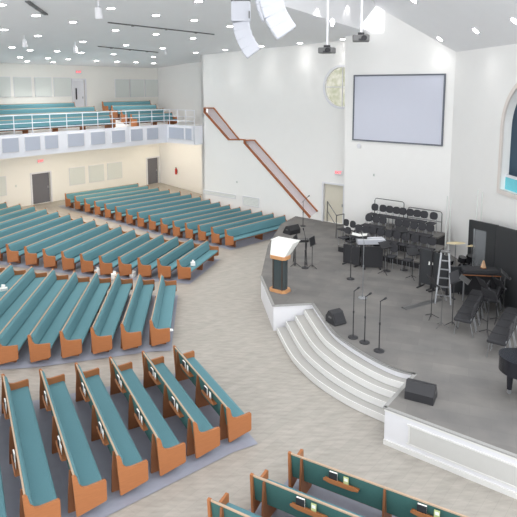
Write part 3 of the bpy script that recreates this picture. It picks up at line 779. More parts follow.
kb = thing('sheet_music', 'white open sheet music lying above the keyboard, left end', 'sheet music', kq + Vector((-.45, .30, 1.15)), R(-15))
m_ = MB(); m_.box((-.16, 0, .02), (.32, .42, .004), Matrix.Rotation(R(10), 4, 'Y')).box((.16, 0, .02), (.32, .42, .004), Matrix.Rotation(R(-10), 4, 'Y')); m_.build('open_pages', PAPER, kb)
MB().box((0, 0, -.03), (.64, .44, .06), None, .01).build('folder', BLACK, kb)

# ------------------------------------------------------------------ choir risers, chairs, rails
def riser(a0, a1, b0, b1, z, label):
    c = EE((a0 + a1) / 2, (b0 + b1) / 2, ST); t = thing('choir_riser', label, 'riser', c, math.atan2(E2.y, E2.x), 'choir risers')
    h = z - ST; L, D_ = b1 - b0, a1 - a0
    MB().box((0, 0, h - .04), (L, D_, .08), None, .01).build('deck', STAGEM, t)
    MB().box((0, -(D_ / 2 - .03), h / 2 - .04), (L - .02, .03, h - .08)).build('skirt', BLACKF, t)
    MB().box((0, (D_ / 2 - .03), h / 2 - .04), (L - .02, .03, h - .08)).build('skirt', BLACKF, t)
    for sx in (-1, 1):
        MB().box((sx * (L / 2 - .03), 0, h / 2 - .04), (.03, D_ - .1, h - .08)).build('end_skirt', BLACKF, t)
    return t
TI = [(22.95, 23.95, 1.80), (22.0, 22.94, 1.50), (21.05, 21.99, 1.20)]
riser(*TI[0][:2], -12.4, -8.9, TI[0][2], 'highest choir riser against the wall below the screen')
riser(*TI[1][:2], -12.9, -8.5, TI[1][2], 'middle choir riser, between highest and lowest')
riser(*TI[2][:2], -12.7, -8.4, TI[2][2], 'lowest choir riser, front one')
def chair(loc, rz, label, grp, zleg=None):
    t = thing('stacking_chair', label, 'chair', loc, rz, grp)
    MB().box((0, .02, .45), (.36, .42, .06), None, .025).build('seat', CHAIRF, t)
    # rounded padded back
    M = Matrix.Translation((0, -.235, .74)) @ Matrix.Rotation(R(90 + 8), 4, 'X')
    pr = [(.175 * math.copysign(abs(math.cos(2 * PI * k / 20)) ** .75, math.cos(2 * PI * k / 20)), .17 * math.copysign(abs(math.sin(2 * PI * k / 20)) ** .75, math.sin(2 * PI * k / 20))) for k in range(20)]
    MB().prism(pr, -.022, .022, axis='z', M=M).build('backrest', CHAIRF, t)
    for s in (-1, 1):
        MB().tube([(s * .155, .20, 0), (s * .155, .19, .43)], .012, 6).build('leg', STEEL, t)
        MB().tube([(s * .155, -.26, 0), (s * .155, -.19, .43)], .012, 6).build('leg', STEEL, t)
        MB().tube([(s * .14, -.20, .43), (s * .13, -.25, .70)], .011, 6).build('back_post', STEEL, t)
    return t
crot = math.atan2(E1.x, -E1.y)            # face towards -E1
crot = math.atan2(-(-E1).x, (-E1).y)
backrow = [(375, 207), (383, 209), (389.7, 210.7), (396.5, 212.6), (402.7, 214.6), (410, 216.5), (417, 218.6), (424, 220.6), (433.5, 222.5)]
def bset(px, a):                              # e2 coordinate at a given chair row
    p = onp(px[0], px[1], E1, a); return e12(p)[1]
n_ = 0
for k, px in enumerate(backrow):
    b = bset(px, 23.45 + .24); chair(EE(23.45, b, TI[0][2]), crot, 'dark round-backed chair on the highest choir riser, %s from the left' % ORD[k], 'choir chairs')
row2 = [(369, 216), (376, 218.5), (383, 219), (398.5, 224.5), (406, 226.5), (414, 229), (422, 231), (430, 233.5)]
for k, px in enumerate(row2):
    b = bset(px, 22.45 + .24); chair(EE(22.45, b, TI[1][2]), crot, 'dark round-backed chair on the middle choir riser, %s from the left' % ORD[k], 'choir chairs')
row3 = [(352.5, 217), (359, 222), (366, 225), (373, 228), (381, 230), (389, 232), (397, 234), (406, 237), (415, 240), (424, 243), (432, 246)]
for k, px in enumerate(row3[1:]):
    b = bset(px, 21.5 + .24); chair(EE(21.5, b, TI[2][2]), crot, 'dark round-backed chair on the lowest choir riser, %s from the left' % ORD[k], 'choir chairs')
for k, (x, y) in enumerate([(342.4, 234), (349, 236), (344, 243), (351.5, 247)]):
    q = sp(x, y + 4); chair(q, crot + R(-15), 'dark round-backed chair on the stage floor left of the risers, %s' % ['back left', 'back right', 'front left', 'front right'][k], 'choir chairs')
for k in range(5):
    chair(EE(20.55, -11.3 + .72 * k, ST), crot, 'dark round-backed chair on the stage floor before the risers, %s from the left' % ORD[k], 'choir chairs')
# riser back rails
def rail(b0, b1, z, h, label):
    c = EE(23.9, (b0 + b1) / 2, z); t = thing('riser_rail', label, 'guard rail', c, math.atan2(E2.y, E2.x), 'riser guard rails')
    L = b1 - b0; r = .10
    MB().tube([(-L / 2, 0, 0), (-L / 2, 0, h - r), (-L / 2 + .03, 0, h - .03), (-L / 2 + r, 0, h), (L / 2 - r, 0, h), (L / 2 - .03, 0, h - .03), (L / 2, 0, h - r), (L / 2, 0, 0)], .022, 8).build('hoop', GREYM, t)
    MB().tube([(-L / 2, 0, h * .5), (L / 2, 0, h * .5)], .016, 6).build('mid_rail', GREYM, t)
    return t
a_ = 23.9
b0, b1 = [e12(onp(x, y, E1, a_))[1] for x, y in ((375, 198), (404, 206.5))]; z1 = onp(375, 198, E1, a_).z
rail(b0, b1, 1.8, z1 - 1.80, 'grey guard rail behind the highest riser, left one')
b0, b1 = [e12(onp(x, y, E1, a_))[1] for x, y in ((408, 207), (442, 215))]; z1b = onp(408, 207, E1, a_).z
rail(b0, b1, 1.8, z1b - 1.80, 'grey guard rail behind the highest riser, right one')
# ramp rail by the stage door
t = thing('stair_rail', 'grey handrail with two posts in front of the stage door', 'handrail', sp(327, 221.5))
MI = Matrix.Translation(t.location).inverted()
p1, p2, p3 = sp(327, 221.5), sp(336, 238), sp(343.5, 236)
for p in (p1, p2, p3): MB().tube([p, p + Vector((0, 0, 1.12))], .024, 8, MI).build('post', GREYM, t)
for h in (1.12, .6): MB().tube([p1 + Vector((0, 0, h)), p2 + Vector((0, 0, h)), p3 + Vector((0, 0, h))], .022, 8, MI).build('rail', GREYM, t)

# ------------------------------------------------------------------ orchestra corner
def row_chairs(pts, rot, word):
    for k, q in enumerate(pts):
        t = thing('orchestra_chair', 'black padded chair with silver legs in the %s orchestra row, %s from the near end' % (word, ORD[k]), 'chair', q, rot, 'orchestra chairs')
        MB().box((0, .02, .47), (.54, .50, .09), None, .03).build('seat', BLACKF, t)
        M = Matrix.Translation((0, -.235, .68)) @ Matrix.Rotation(R(10), 4, 'X')
        MB().box((0, 0, .08), (.46, .05, .38), M, .02).build('backrest', BLACKF, t)
        for s in (-1, 1):
            MB().tube([(s * .22, .24, 0), (s * .22, .20, .44), (s * .22, -.22, .44)], .012, 6).build('leg', STEEL, t)
            MB().tube([(s * .22, -.30, 0), (s * .22, -.20, .44), (s * .21, -.27, .86)], .012, 6).build('leg', STEEL, t)
# rows run away from the viewer to the upper right and face left
def chair_line(x0, y0, x1, y1, n, word):
    a, b = sp(x0, y0), sp(x1, y1); u = (b - a).normalized(); f = Vector((-u.y, u.x, 0))
    row_chairs([a + u * (.57 * k) for k in range(n)], math.atan2(-f.x, f.y), word)
chair_line(464, 333, 484, 297, 5, 'left')
chair_line(498, 356, 517, 320, 5, 'right')
chair_line(490, 312, 497, 300, 2, 'middle')
for x, y, lb_, h, an, ti in [(431, 318, 'black music stand leftmost before the orchestra chairs', 1.15, 100, 60), (441, 327, 'grey music stand before the first orchestra chair', 1.0, 80, 70), (452, 326, 'thin dark music stand beside the left orchestra row', 1.5, 40, 80),
                              (463, 311, 'grey flat music stand in front of the drum table', 1.0, 60, 30), (487, 334, 'black music stand between the two orchestra rows', 1.15, 120, 70), (496, 322, 'dark music stand beside the right orchestra row', 1.2, 100, 60),
                              (503, 312, 'pale grey music stand at the back of the right orchestra row', 1.2, 70, 40), (512, 306, 'grey music stand at the right picture edge', 1.3, 60, 40), (401, 256, 'square black music stand in front of the choir chairs', 1.1, 20, 40),
                              (384, 274, 'black music stand left of the choir front row', 1.1, 30, 40), (480, 322, 'dark music stand behind the left orchestra row', 1.2, 100, 60), (412, 279, 'black music stand beside the black screen panels', 1.0, 20, 40)]:
    music_stand(x, y, lb_, h, an, ti, BLACK if 'grey' not in lb_ else GREYM)
# black screen panels before the drums
def spanel(x0, y0, x1, y1, h, label):
    a, b = sp(x0, y0), sp(x1, y1); u = b - a; L = u.length
    t = thing('privacy_screen', label, 'screen panel', (a + b) / 2, math.atan2(u.y, u.x), 'black screens before the drums')
    MB().box((0, 0, h / 2 + .10), (L, .05, h - .1), None, .01).build('board', SHELLM, t)
    for s in (-1, 1):
        MB().box((s * (L / 2 - .03), 0, h / 2 + .05), (.05, .07, h + .04)).build('post', BLACK, t); MB().box((s * (L / 2 - .06), 0, .02), (.05, .5, .04)).build('foot', BLACK, t)
    return t
spanel(419, 286, 431.5, 289.5, 1.40, 'black screen panel left of the step ladder')
spanel(432.5, 290.5, 447, 296.5, 1.40, 'black screen panel behind the step ladder')
spanel(449, 297.5, 470, 295, 1.05, 'black screen panel behind the grey music stand')
t = thing('clip_tag', 'small white tag on the left black screen panel', 'tag', (sp(419, 286) + sp(431.5, 289.5)) / 2 + Vector((.05, -.09, .9)), R(-40))
MB().prism([(0, 0), (.2, .03), (.22, .12), (.1, .10), (.02, .14)], -.004, .004, axis='y').build('tag_face', PAPER, t)
MB().box((.1, .02, .11), (.04, .03, .03)).build('clip', STEEL, t)
# step ladder
q0 = sp(443, 301); t = thing('step_ladder', 'silver step ladder standing open in front of the black screens', 'ladder', q0, R(-19))
H_ = 1.75
for s in (-1, 1):
    MB().box((0, 0, H_ / 2), (.05, .025, H_ / math.cos(R(10))), Matrix.Translation((s * .25, -.30, 0)) @ Matrix.Rotation(R(-8), 4, 'X') @ Matrix.Rotation(R(-s * 4), 4, 'Y')).build('rail', STEEL, t)
    MB().box((0, 0, H_ / 2), (.035, .02, H_), Matrix.Translation((s * .23, .42, 0)) @ Matrix.Rotation(R(11), 4, 'X') @ Matrix.Rotation(R(-s * 4), 4, 'Y')).build('rear_rail', STEEL, t)
for k in range(1, 6):
    z = .29 * k; f_ = z / H_; MB().box((0, -.30 + .29 * f_, z), (.50 - .27 * f_, .09, .025)).build('tread', STEEL, t)
MB().box((0, .0, H_ + .01), (.30, .22, .05), None, .01).build('top_cap', GREYM, t)
# drums
q = sp(462, 276); t = thing('drum_kit', 'drum kit with a bronze cymbal behind the step ladder', 'drum kit', q, R(20))
M = Matrix.Translation((0, -.25, .30)) @ Matrix.Rotation(R(90), 4, 'X')
MB().lathe([(.28, -.22), (.29, -.22), (.29, .22), (.28, .22)], 24, M).build('bass_drum', BLACKG, t)
MB().lathe([(.275, .221), (.275, .226)], 24, M).build('bass_drum_head', PAPER, t)
for x, y, z, r, h in ((-.2, -.2, .75, .15, .2), (.2, -.2, .75, .16, .22), (.55, .2, .5, .2, .36), (-.5, .2, .6, .18, .16)):
    d_ = MB().lathe([(r, -h / 2), (r, h / 2)], 20, Matrix.Translation((x, y, z)) @ Matrix.Rotation(R(12), 4, 'X')).build('drum', BLACKG, t)
    MB().lathe([(r * .97, h / 2), (r * .97, h / 2 + .006)], 20, Matrix.Translation((x, y, z)) @ Matrix.Rotation(R(12), 4, 'X')).build('drum_head', GREYM, d_)
    MB().tube([(x, y, 0), (x, y, z - h / 2)], .012, 6).build('leg', STEEL, t)
cq = sp(454, 279)
M0 = Matrix.Rotation(-R(20), 4, 'Z') @ Matrix.Translation(-q)
for pq, z, r in ((cq, 1.42, .36), (sp(470, 276), 1.2, .2)):
    l_ = M0 @ pq
    MB().lathe([(r, 0), (r * .5, .02), (.05, .03), (.045, .05), (.0001, .055)], 28, Matrix.Translation((l_.x, l_.y, z)) @ Matrix.Rotation(R(-8), 4, 'X')).build('cymbal', BRASS, t)
    MB().tube([(l_.x, l_.y, .2), (l_.x, l_.y, z)], .012, 6).build('cymbal_stand', STEEL, t)
    for k in range(3):
        a = 2 * PI * k / 3; MB().tube([(l_.x, l_.y, .3), (l_.x + .26 * math.cos(a), l_.y + .26 * math.sin(a), .012)], .01, 6).build('leg', STEEL, t)
# acoustic shells
def shell(x0, yt0, x1, yt1, depth0, depth1, label):
    # foot positions on the stage at given distances in front of the front wall, tops from the photo
    a = onp(x0, yt0, AX, CF - depth0); b = onp(x1, yt1, AX, CF - depth1)
    fa, fb = Vector((a.x, a.y, ST)), Vector((b.x, b.y, ST)); u = fb - fa; L = u.length
    t = thing('acoustic_shell', label, 'acoustic shell', (fa + fb) / 2, math.atan2(u.y, u.x), 'tall black acoustic shells')
    ha, hb = a.z - ST, b.z - ST
    MB().prism([(-L / 2, .06), (L / 2, .06), (L / 2, hb), (-L / 2, ha)], -.05, .05, axis='y').build('panel', SHELLM, t)
    for s in (-1, 1): MB().box((s * L * .3, 0, .03), (.08, .6, .06)).build('foot', BLACK, t)
    for s in (-1, 1): MB().box((s * L * .3, .07, ha * .45), (.04, .04, ha * .8)).build('back_post', BLACK, t)
    return t
shell(470.5, 219.5, 497.5, 225, .5, .7, 'tall black acoustic shell against the wall, left panel')
shell(498, 225.5, 530, 234, .75, 1.3, 'tall black acoustic shell against the wall, right panel')
# drum shield, one clear panel
a = sp(471.5, 283); b = sp(488, 287); u = b - a; L = u.length
t = thing('drum_shield', 'clear acrylic drum shield panel in front of the black shells', 'shield', (a + b) / 2, math.atan2(u.y, u.x))
MB().box((0, 0, 1.07), (L, .012, 2.0)).build('clear_panel', GLASS, t)
for s in (-1, 1): MB().box((s * L / 2, 0, 1.05), (.035, .03, 2.08)).build('edge_strip', STEEL, t)
MB().box((0, 0, .03), (L, .3, .05)).build('foot', BLACK, t)
# table with black cloth and wooden edge
a = sp(468, 297); b = sp(490, 300); c_ = (a + b) / 2
t = thing('percussion_table', 'long black-covered table with a wooden edge before the drum shield', 'table', c_, R(-8))
MB().box((0, 0, .93), (1.35, .62, .03), None, .008).build('tabletop', BLACK, t)
MB().box((0, -.315, .93), (1.35, .015, .03)).build('front_edge', WOODD, t)
MB().box((0, .02, 1.02), (1.25, .5, .13), None, .02).build('black_case', BLACKF, t)
MB().box((0, .28, .46), (1.3, .03, .88)).build('skirt', BLACKF, t)
for sx in (-1, 1):
    for sy in (-1, 1): MB().tube([(sx * .60, sy * .26, 0), (sx * .60, sy * .26, .91)], .018, 6).build('leg', STEEL, t)
ctop = c_ + Vector((.10, .02, 1.087))
t = thing('metronome', 'small tan wooden cone-shaped metronome on the black case', 'metronome', ctop, R(20))
MB().add([(-.065, -.065, .03), (.065, -.065, .03), (.065, .065, .03), (-.065, .065, .03), (-.02, -.02, .27), (.02, -.02, .27), (.02, .02, .27), (-.02, .02, .27)], [(3, 2, 1, 0), (4, 5, 6, 7), (0, 1, 5, 4), (1, 2, 6, 5), (2, 3, 7, 6), (3, 0, 4, 7)]).build('body', TAN, t)
MB().box((0, 0, .015), (.15, .15, .03), None, .008).build('base', WOODD, t)
for x, y, w, h, lb_ in ((465, 288, .5, .75, 'small black loudspeaker box behind the percussion table, left one'), (497, 296, .5, .7, 'black equipment box beside the percussion table')):
    t = thing('speaker_box', lb_, 'loudspeaker', sp(x, y), R(10)); MB().box((0, 0, h / 2), (w, .4, h), None, .02).build('cabinet', BLACK, t); MB().box((0, -.205, h / 2), (w - .06, .015, h - .06)).build('grille', BLACKF, t)
# amplifier rack, cello case, tuba-like brass horn
t = thing('stool', 'silver metal stool with dark seat at the back right of the stage', 'stool', sp(503, 296), 0)
MB().lathe([(.18, .58), (.19, .62), (.17, .66)], 20).build('seat', CHAIRF, t)
for k in range(4):
    a = PI / 4 + k * PI / 2; MB().tube([(.12 * math.cos(a), .12 * math.sin(a), .58), (.24 * math.cos(a), .24 * math.sin(a), 0)], .014, 6).build('leg', STEEL, t)
t = thing('cable_cover', 'grey flat cable ramp lying on the stage left of the chairs', 'cable ramp', (sp(404, 308) + sp(440, 300)) / 2, 0)
u = sp(440, 299) - sp(404, 308.5); t.rotation_euler[2] = math.atan2(u.y, u.x); L = u.length
MB().prism([(-.14, 0), (.14, 0), (.08, .035), (-.08, .035)], -L / 2, L / 2).build('ramp', GREYM, t)
MB().box((0, 0, .036), (L, .05, .006)).build('lid', GREYM, t)
# grand piano, mostly outside the frame
q = sp(550, 403); t = thing('grand_piano', 'black grand piano at the right edge of the stage', 'piano', q, R(180))
out = [(.75, -.72), (.75, .60), (.55, .75), (.1, .78), (-.3, .62), (-.55, .30), (-.80, .12), (-1.0, -.1), (-1.05, -.42), (-.9, -.68), (-.6, -.75)]
out = [tuple(p) for p in cat([Vector(p) for p in out] + [Vector(out[0])], 4)][:-1]
MM = Matrix.Identity(4); MM[0][0] = -1
MB().prism(out, .62, .96, axis='z', M=MM).build('case', BLACKG, t)
MB().prism([(x * 1.015, y * 1.015) for x, y in out], .962, .99, axis='z', M=MM).build('lid', BLACKG, t)
MB().box((-.85, -.06, .70), (.32, 1.30, .07)).build('keybed', BLACKG, t); MB().box((-.92, -.06, .742), (.16, 1.2, .016)).build('keys', KEYS, t)
for x, y in ((.78, -.40), (-.55, -.60), (-.55, .50)):
    l_ = MB().lathe([(.055, .12), (.07, .35), (.085, .62)], 12, Matrix.Translation((x, y, 0))).build('leg', BLACKG, t)
    MB().lathe([(.05, -.02), (.05, .02)], 14, Matrix.Translation((x, y, .05)) @ Matrix.Rotation(R(90), 4, 'X')).box((x, y, .10), (.06, .06, .05)).build('caster', STEEL, l_)

# ------------------------------------------------------------------ projection screen
tl, trr = onp(354, 75, E1, SCW - .04), onp(446, 73.3, E1, SCW - .04); bl = onp(354, 140.3, E1, SCW - .04)
c = (tl + trr) / 2; W = (trr - tl).length; Hh = tl.z - bl.z; c.z = (tl.z + bl.z) / 2
t = thing('projection_screen', 'large pale projection screen in a thin dark frame on the white wall', 'projection screen', c, math.atan2(E2.y, E2.x))
MB().box((0, 0, 0), (W - .06, .03, Hh - .06)).build('screen_surface', SCREENM, t)
fr = MB()
for s in (-1, 1): fr.box((s * (W / 2 - .035), -.01, 0), (.07, .06, Hh))
for s in (-1, 1): fr.box((0, -.01, s * (Hh / 2 - .035)), (W - .14, .06, .07))
fr.build('screen_frame', SCRFR, t)
p = onp(359, 146, E1, SCW - .05); t = thing('wall_socket', 'small round white plate on the wall under the screen corner', 'wall plate', p, math.atan2(E2.y, E2.x))
MB().lathe([(.12, 0), (.11, .03)], 20, Matrix.Rotation(R(90), 4, 'X')).build('plate', WHITE, t)

# ------------------------------------------------------------------ hanging things
def ceil_above(p):
    for nm in ('ceiling', 'ceiling_ridge', 'ceiling_stair_side', 'ceiling_stage'):
        o = bpy.data.objects[nm]; ok, loc, nn_, ix = o.ray_cast(Vector((p.x, p.y, p.z)), Vector((0, 0, 1)))
        if ok: return loc.z
    return p.z + 2.5
def projector(x, y, dist, label, rot):
    v = ray(x, y); p = Vector((0, 0, CAM_H)) + v * (dist / v.y)
    zt = ceil_above(p)
    t = thing('projector', label, 'projector', p, R(rot), 'ceiling projectors')
    MB().box((0, 0, 0), (.44, .36, .17), None, .03).build('housing', GREYM, t)
    MB().lathe([(.075, 0), (.07, .05), (.055, .05), (.05, .02)], 18, Matrix.Translation((.08, -.18, .0)) @ Matrix.Rotation(R(90), 4, 'X')).build('lens', BLACKG, t)
    MB().box((0, 0, .12), (.16, .14, .06)).build('bracket', BLACK, t)
    MB().tube([(0, 0, .13), (0, 0, zt - p.z + .02)], .03, 10).build('pole', WHITE, t)
    MB().box((0, -.185, -.04), (.12, .012, .05)).build('vent', BLACK, t)
    return t
projector(327, 50.5, 16.5, 'grey ceiling projector on a white pole left of the screen wall', -25)
projector(361, 38.5, 15.0, 'grey ceiling projector on a white pole above the screen corner', -10)
def line_array(pts, dist, w, label, box=None):
    # a curved hang of cabinets following the photo's outline
    v0 = ray(*pts[0]); P0 = [Vector((0, 0, CAM_H)) + ray(x, y) * (dist / ray(x, y).y) for x, y in pts]
    t = thing('line_array_speaker', label, 'loudspeaker', P0[0], 0, 'hanging loudspeaker arrays')
    loc = [p - P0[0] for p in P0]
    for a, b in zip(loc, loc[1:]):
        u = (b - a); L = u.length
        M = frame((a + b) / 2, Vector((0, 1, 0)), u)
        cab = MB().box((0, 0, 0), (.42, w, L + .035), M, .03).build('cabinet', ARRAYM, t)
        MB().box((.05, w / 2 + .006, 0), (.22, .014, L * .25), M).build('side_plate', PANELM, cab)
        MB().box((.2, w / 2 - .02, L * .48), (.06, .03, .05), M).build('rigging_pin', GREYM, cab)
    zt = ceil_above(P0[0])
    if box:
        MB().box((0, 0, box / 2 + .02), (w * 1.12, .55, box), None, .03).build('bass_cabinet', ARRAYM, t)
        MB().box((w * .5, -.29, box * .35), (.03, .02, .18)).build('label_plate', GREYM, t)
    z0 = (box or 0)
    for sx in (-1, 1): MB().tube([(sx * .16, 0, z0), (sx * .16, 0, zt - P0[0].z + .02)], .012, 6).build('hanging_cable', STEEL, t)
    MB().box((0, 0, z0 + .04), (.5, .3, .05)).build('bumper_frame', GREYM, t)
line_array([(241, 23), (242, 30), (244.5, 38), (248.5, 46), (253.5, 53)], 15.0, .44, 'white curved loudspeaker array hanging from the ceiling, left one', .50)
line_array([(270, -3), (272, 6), (275, 15), (280, 24), (286, 33)], 12.5, .50, 'white curved loudspeaker array hanging from the ceiling, right one')
line_array([(262, -4), (263, 4), (265.5, 11), (269, 18)], 14.0, .36, 'white loudspeaker array half hidden behind the right hanging array')
def pend(x, y, label, s=1.0):
    p, n = ceil_hit(x, y - 5); p.z -= .02
    t = thing('ceiling_spotlight', label, 'spotlight', p, 0, 'white ceiling spotlights')
    MB().tube([(0, 0, 0), (0, 0, -.25 * s)], .02, 8).build('stem', WHITE, t)
    M = Matrix.Translation((0, 0, -.40 * s)) @ Matrix.Rotation(R(12), 4, 'X')
    MB().lathe([(.09 * s, .18 * s), (.11 * s, .14 * s), (.13 * s, -.20 * s), (.11 * s, -.21 * s)], 16, M).build('can', WHITE, t)
    MB().lathe([(.10 * s, -.205 * s), (.0001, -.212 * s)], 16, M).build('lens', PAPER, t)
pend(98, 5, 'white can spotlight hanging at the top left of the ceiling', .95)
pend(24, 40, 'white can spotlight hanging at the far left of the ceiling', .8)
pend(75, 47, 'white can spotlight hanging between ceiling lights on the left', .8)
pend(165.5, 52, 'white can spotlight hanging near the corner of the hall', .6)

for (xa, ya, xb, yb, w_, m_, lb_) in [(27, .5, 46, 14, .14, GREYM, 'dark lighting track at the top left of the ceiling'), (108, 22, 214, 34, .06, GREYM, 'long thin grey strip for a ceiling groove crossing the middle of the ceiling lights'), (98, 46, 158, 52, .06, GREYM, 'thin grey strip for a ceiling groove nearer the back wall corner')]:  # last two are added grey strips imitating the dark lines of ceiling grooves
    a, b = ceil_hit(xa, ya)[0], ceil_hit(xb, yb)[0]; c = (a + b) / 2
    t = thing('ceiling_track', lb_, 'ceiling track', c, 0, 'ceiling tracks')
    MB().box((0, 0, -.02), ((b - a).length, w_, .05), Matrix.Translation(-c) @ frame(c, b - a)).build('channel', m_, t)
    for k in range(3):
        p = (a - c).lerp(b - c, .2 + .3 * k); MB().box((p.x, p.y, p.z - .04), (.12, .08, .06)).build('joint', m_, t)

# ------------------------------------------------------------------ signs and small wall fittings
def text_mesh(s, size, M, name, m, parent):
    cu_ = bpy.data.curves.new(name, 'FONT'); cu_.body = s; cu_.size = size; cu_.align_x = 'CENTER'; cu_.align_y = 'CENTER'; cu_.extrude = .004
    o = bpy.data.objects.new(name, cu_); dg = bpy.context.evaluated_depsgraph_get(); COL.objects.link(o); dg.update()
    me = bpy.data.meshes.new_from_object(o.evaluated_get(dg)); bpy.data.objects.remove(o)
    me.transform(M); me.materials.clear(); me.materials.append(m)
    ob = bpy.data.objects.new(name, me); COL.objects.link(ob); ob.parent = parent; return ob
def exit_sign(p, rz, label):
    t = thing('exit_sign', label, 'exit sign', p, rz, 'red exit signs')
    MB().box((0, 0, 0), (.42, .05, .24), None, .01).build('housing', WHITE, t)
    text_mesh('EXIT', .19, Matrix.Translation((0, -.029, 0)) @ Matrix.Rotation(R(90), 4, 'X'), 'lettering', EXITM, t)
rzb = math.atan2(E1.y, E1.x); rzs = math.atan2(E2.y, E2.x)
# local -y must look into the room
p = onp(78.5, 72, E2, E2W + .04); exit_sign(p, rzb + PI if (Matrix.Rotation(rzb, 3, 'Z') @ Vector((0, -1, 0))).dot(E2) < 0 else rzb, 'red exit sign above the white upper balcony door')
p = onp(40.5, 161, E2, E2W + .04); exit_sign(p, rzb + PI if (Matrix.Rotation(rzb, 3, 'Z') @ Vector((0, -1, 0))).dot(E2) < 0 else rzb, 'red exit sign above the dark doorway under the balcony')
p = onp(338.5, 172.5, E1, E1W - .04); exit_sign(p, rzs + PI if (Matrix.Rotation(rzs, 3, 'Z') @ Vector((0, -1, 0))).dot(-E1) < 0 else rzs, 'red exit sign above the stage door')
p = onp(176, 171, E1, E1U - .10); t = thing('fire_extinguisher', 'red fire extinguisher on the passage wall beside the far doorway', 'fire extinguisher', p, 0)
MB().lathe([(.075, -.25), (.08, -.23), (.08, .12), (.05, .2), (.025, .22)], 16).build('cylinder', REDM, t); MB().box((0, 0, .25), (.05, .12, .06)).build('valve', BLACK, t); MB().tube([(0, -.05, .25), (.10, -.06, .1), (.10, -.03, -.15)], .012, 6).build('hose', BLACK, t)
def grille(x0, y0, x1, y1, h, label, n_sl):
    a = onp(x0, y0, E1, E1W - .02); b = onp(x1, y1, E1, E1W - .02); c = (a + b) / 2; c.z = (a.z + b.z) / 2; L = (b - a).length
    t = thing('wall_grille', label, 'wall grille', c, rzs, 'white wall grilles')
    fr = MB()
    for s in (-1, 1): fr.box((s * L / 2, 0, 0), (.05, .03, h)); fr.box((0, 0, s * h / 2), (L, .03, .05))
    fr.build('frame', WHITE, t)
    sl_ = MB()
    for k in range(n_sl): sl_.box((0, .005, -h / 2 + h * (k + .5) / n_sl), (L, .02, h / n_sl * .55))
    sl_.build('louvres', PANELM, t)
grille(203.5, 191.3, 235.4, 197.2, .22, 'long narrow return grille low on the stair wall', 3)
grille(243, 200.5, 259, 203, .55, 'square grille low on the stair wall near the pew ends', 7)
p = onp(193.5, 180.5, E1, E1W - .02)
for x, y, lb_ in ((237, 182, 'tiny white wall plate on the stair wall above the long grille'), (374, 175, 'tiny grey wall plate on the screen wall above the choir rail')):
    w_ = E1W if x < 300 else SCW
    p = onp(x, y, E1, w_ - .02); t = thing('light_switch', lb_, 'wall plate', p, rzs); MB().box((0, 0, 0), (.10, .03, .14), None, .01).build('plate', PANELM, t); MB().box((0, -.02, 0), (.03, .02, .05)).build('switch', GREYM, t)
p = onp(16, 186, E2, E2W + .02); t = thing('light_switch', 'tiny wall plate left of the dark doorway under the balcony', 'wall plate', p, rzb); MB().box((0, 0, 0), (.10, .03, .14), None, .01).build('plate', PANELM, t); MB().box((0, .02, 0), (.03, .02, .05)).build('switch', GREYM, t)
# vertical thin posts in front of the front wall
for k, (x, yt, lb_) in enumerate([(447.5, 196, 'thin grey light stand by the wall corner, left of the drums'), (451, 199, 'thin grey light stand by the wall corner, close to the drums'), (478, 190, 'thin pale pole against the front wall behind the shells, left one'), (482.5, 192, 'thin pale pole against the front wall behind the shells, right one')]):
    tp = onp(x, yt, AX, CF - (1.2 if k < 2 else .25)); t = thing('thin_stand', lb_, 'stand', (tp.x, tp.y, ST), 0, 'thin stands at the front wall')
    MB().tube([(0, 0, .02), (0, 0, tp.z - ST)], .02, 6).build('pole', PANELM if k > 1 else PANELM, t); MB().lathe([(.16, 0), (.15, .02), (.03, .04)], 16).build('base', GREYM, t)

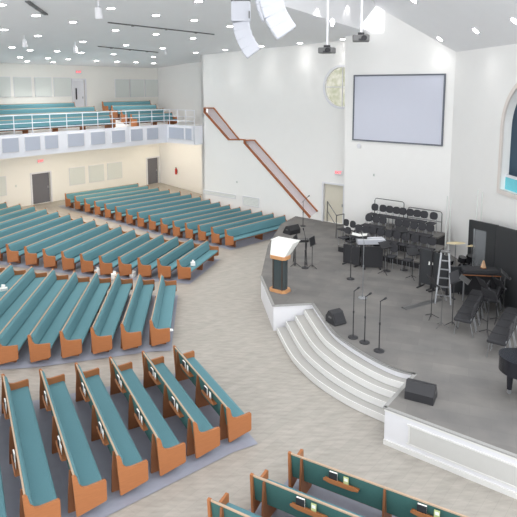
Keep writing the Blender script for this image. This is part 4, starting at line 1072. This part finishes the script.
# ------------------------------------------------------------------ things left on and between the pews
def bag(p, label, s=1.0, m=PAPER):
    t = thing('paper_box', label, 'box', p, random.random() * 3, 'white boxes by the pew ends')
    MB().box((0, 0, .10 * s), (.22 * s, .14 * s, .20 * s), None, .02).build('carton', m, t)
    MB().add([(-.05 * s, -.02 * s, .20 * s), (.05 * s, -.02 * s, .20 * s), (.06 * s, .03 * s, .27 * s), (-.03 * s, .04 * s, .29 * s), (0, .0, .25 * s)], [(0, 1, 2, 4), (0, 4, 3), (2, 3, 4)]).build('tissue', PAPER, t)
def on_floor(x, y):
    z = 0
    for _ in range(8): p = at(x, y, z); z = zfl(p)
    return at(x, y, z + .02)
for x, y, lb_ in [(98, 275, 'white tissue box on the floor at the aisle, left one behind the left middle block'), (114.5, 279, 'white tissue box on the floor at the aisle, middle one behind the left middle block'), (133, 277, 'white tissue box on the floor at the aisle, right one behind the left middle block')]:
    bag(on_floor(x, y), lb_, 1.25)
p = at(3.5, 295, .50); bag(p, 'white paper bundle on a pew seat at the left picture edge', 1.4)
d, n = BLK['b3']; q = CEN - n * (14.55 - .30) + d * -1.1
bag(Vector((q.x, q.y, .50)), 'white tissue box on the seat of the front pew of the central block', .9)
d, n = BLK['b2']; q = CEN - n * (14.55 - .33) + d * -2.0
t = thing('folded_paper', 'white folded paper on the near end of the front pew, left middle block', 'paper', (q.x, q.y, .49), R(20)); MB().box((0, 0, 0), (.24, .17, .006)).build('sheet', PAPER, t); MB().box((.02, .01, .006), (.20, .15, .006)).build('upper_sheet', PAPER, t)
d, n = BLK['b1']; q = CEN - n * (14.55 - .33) + d * 1.45
t = thing('folded_paper', 'white folded paper on the far end of the front pew, lower left block', 'paper', (q.x, q.y, .49), R(50)); MB().box((0, 0, 0), (.24, .17, .006)).build('sheet', PAPER, t); MB().box((.02, .01, .006), (.20, .15, .006)).build('upper_sheet', PAPER, t)

# ------------------------------------------------------------------ light
w = bpy.data.worlds.new('daylight'); SC.world = w; w.use_nodes = True
bg = w.node_tree.nodes['Background']; bg.inputs[0].default_value = (0.96, 0.98, 1.0, 1); bg.inputs[1].default_value = 1.5
vs_ = SC.view_settings; vs_.view_transform = 'Standard'; vs_.look = 'None'; vs_.exposure = 0.66; vs_.gamma = 1.0; vs_.use_curve_mapping = False
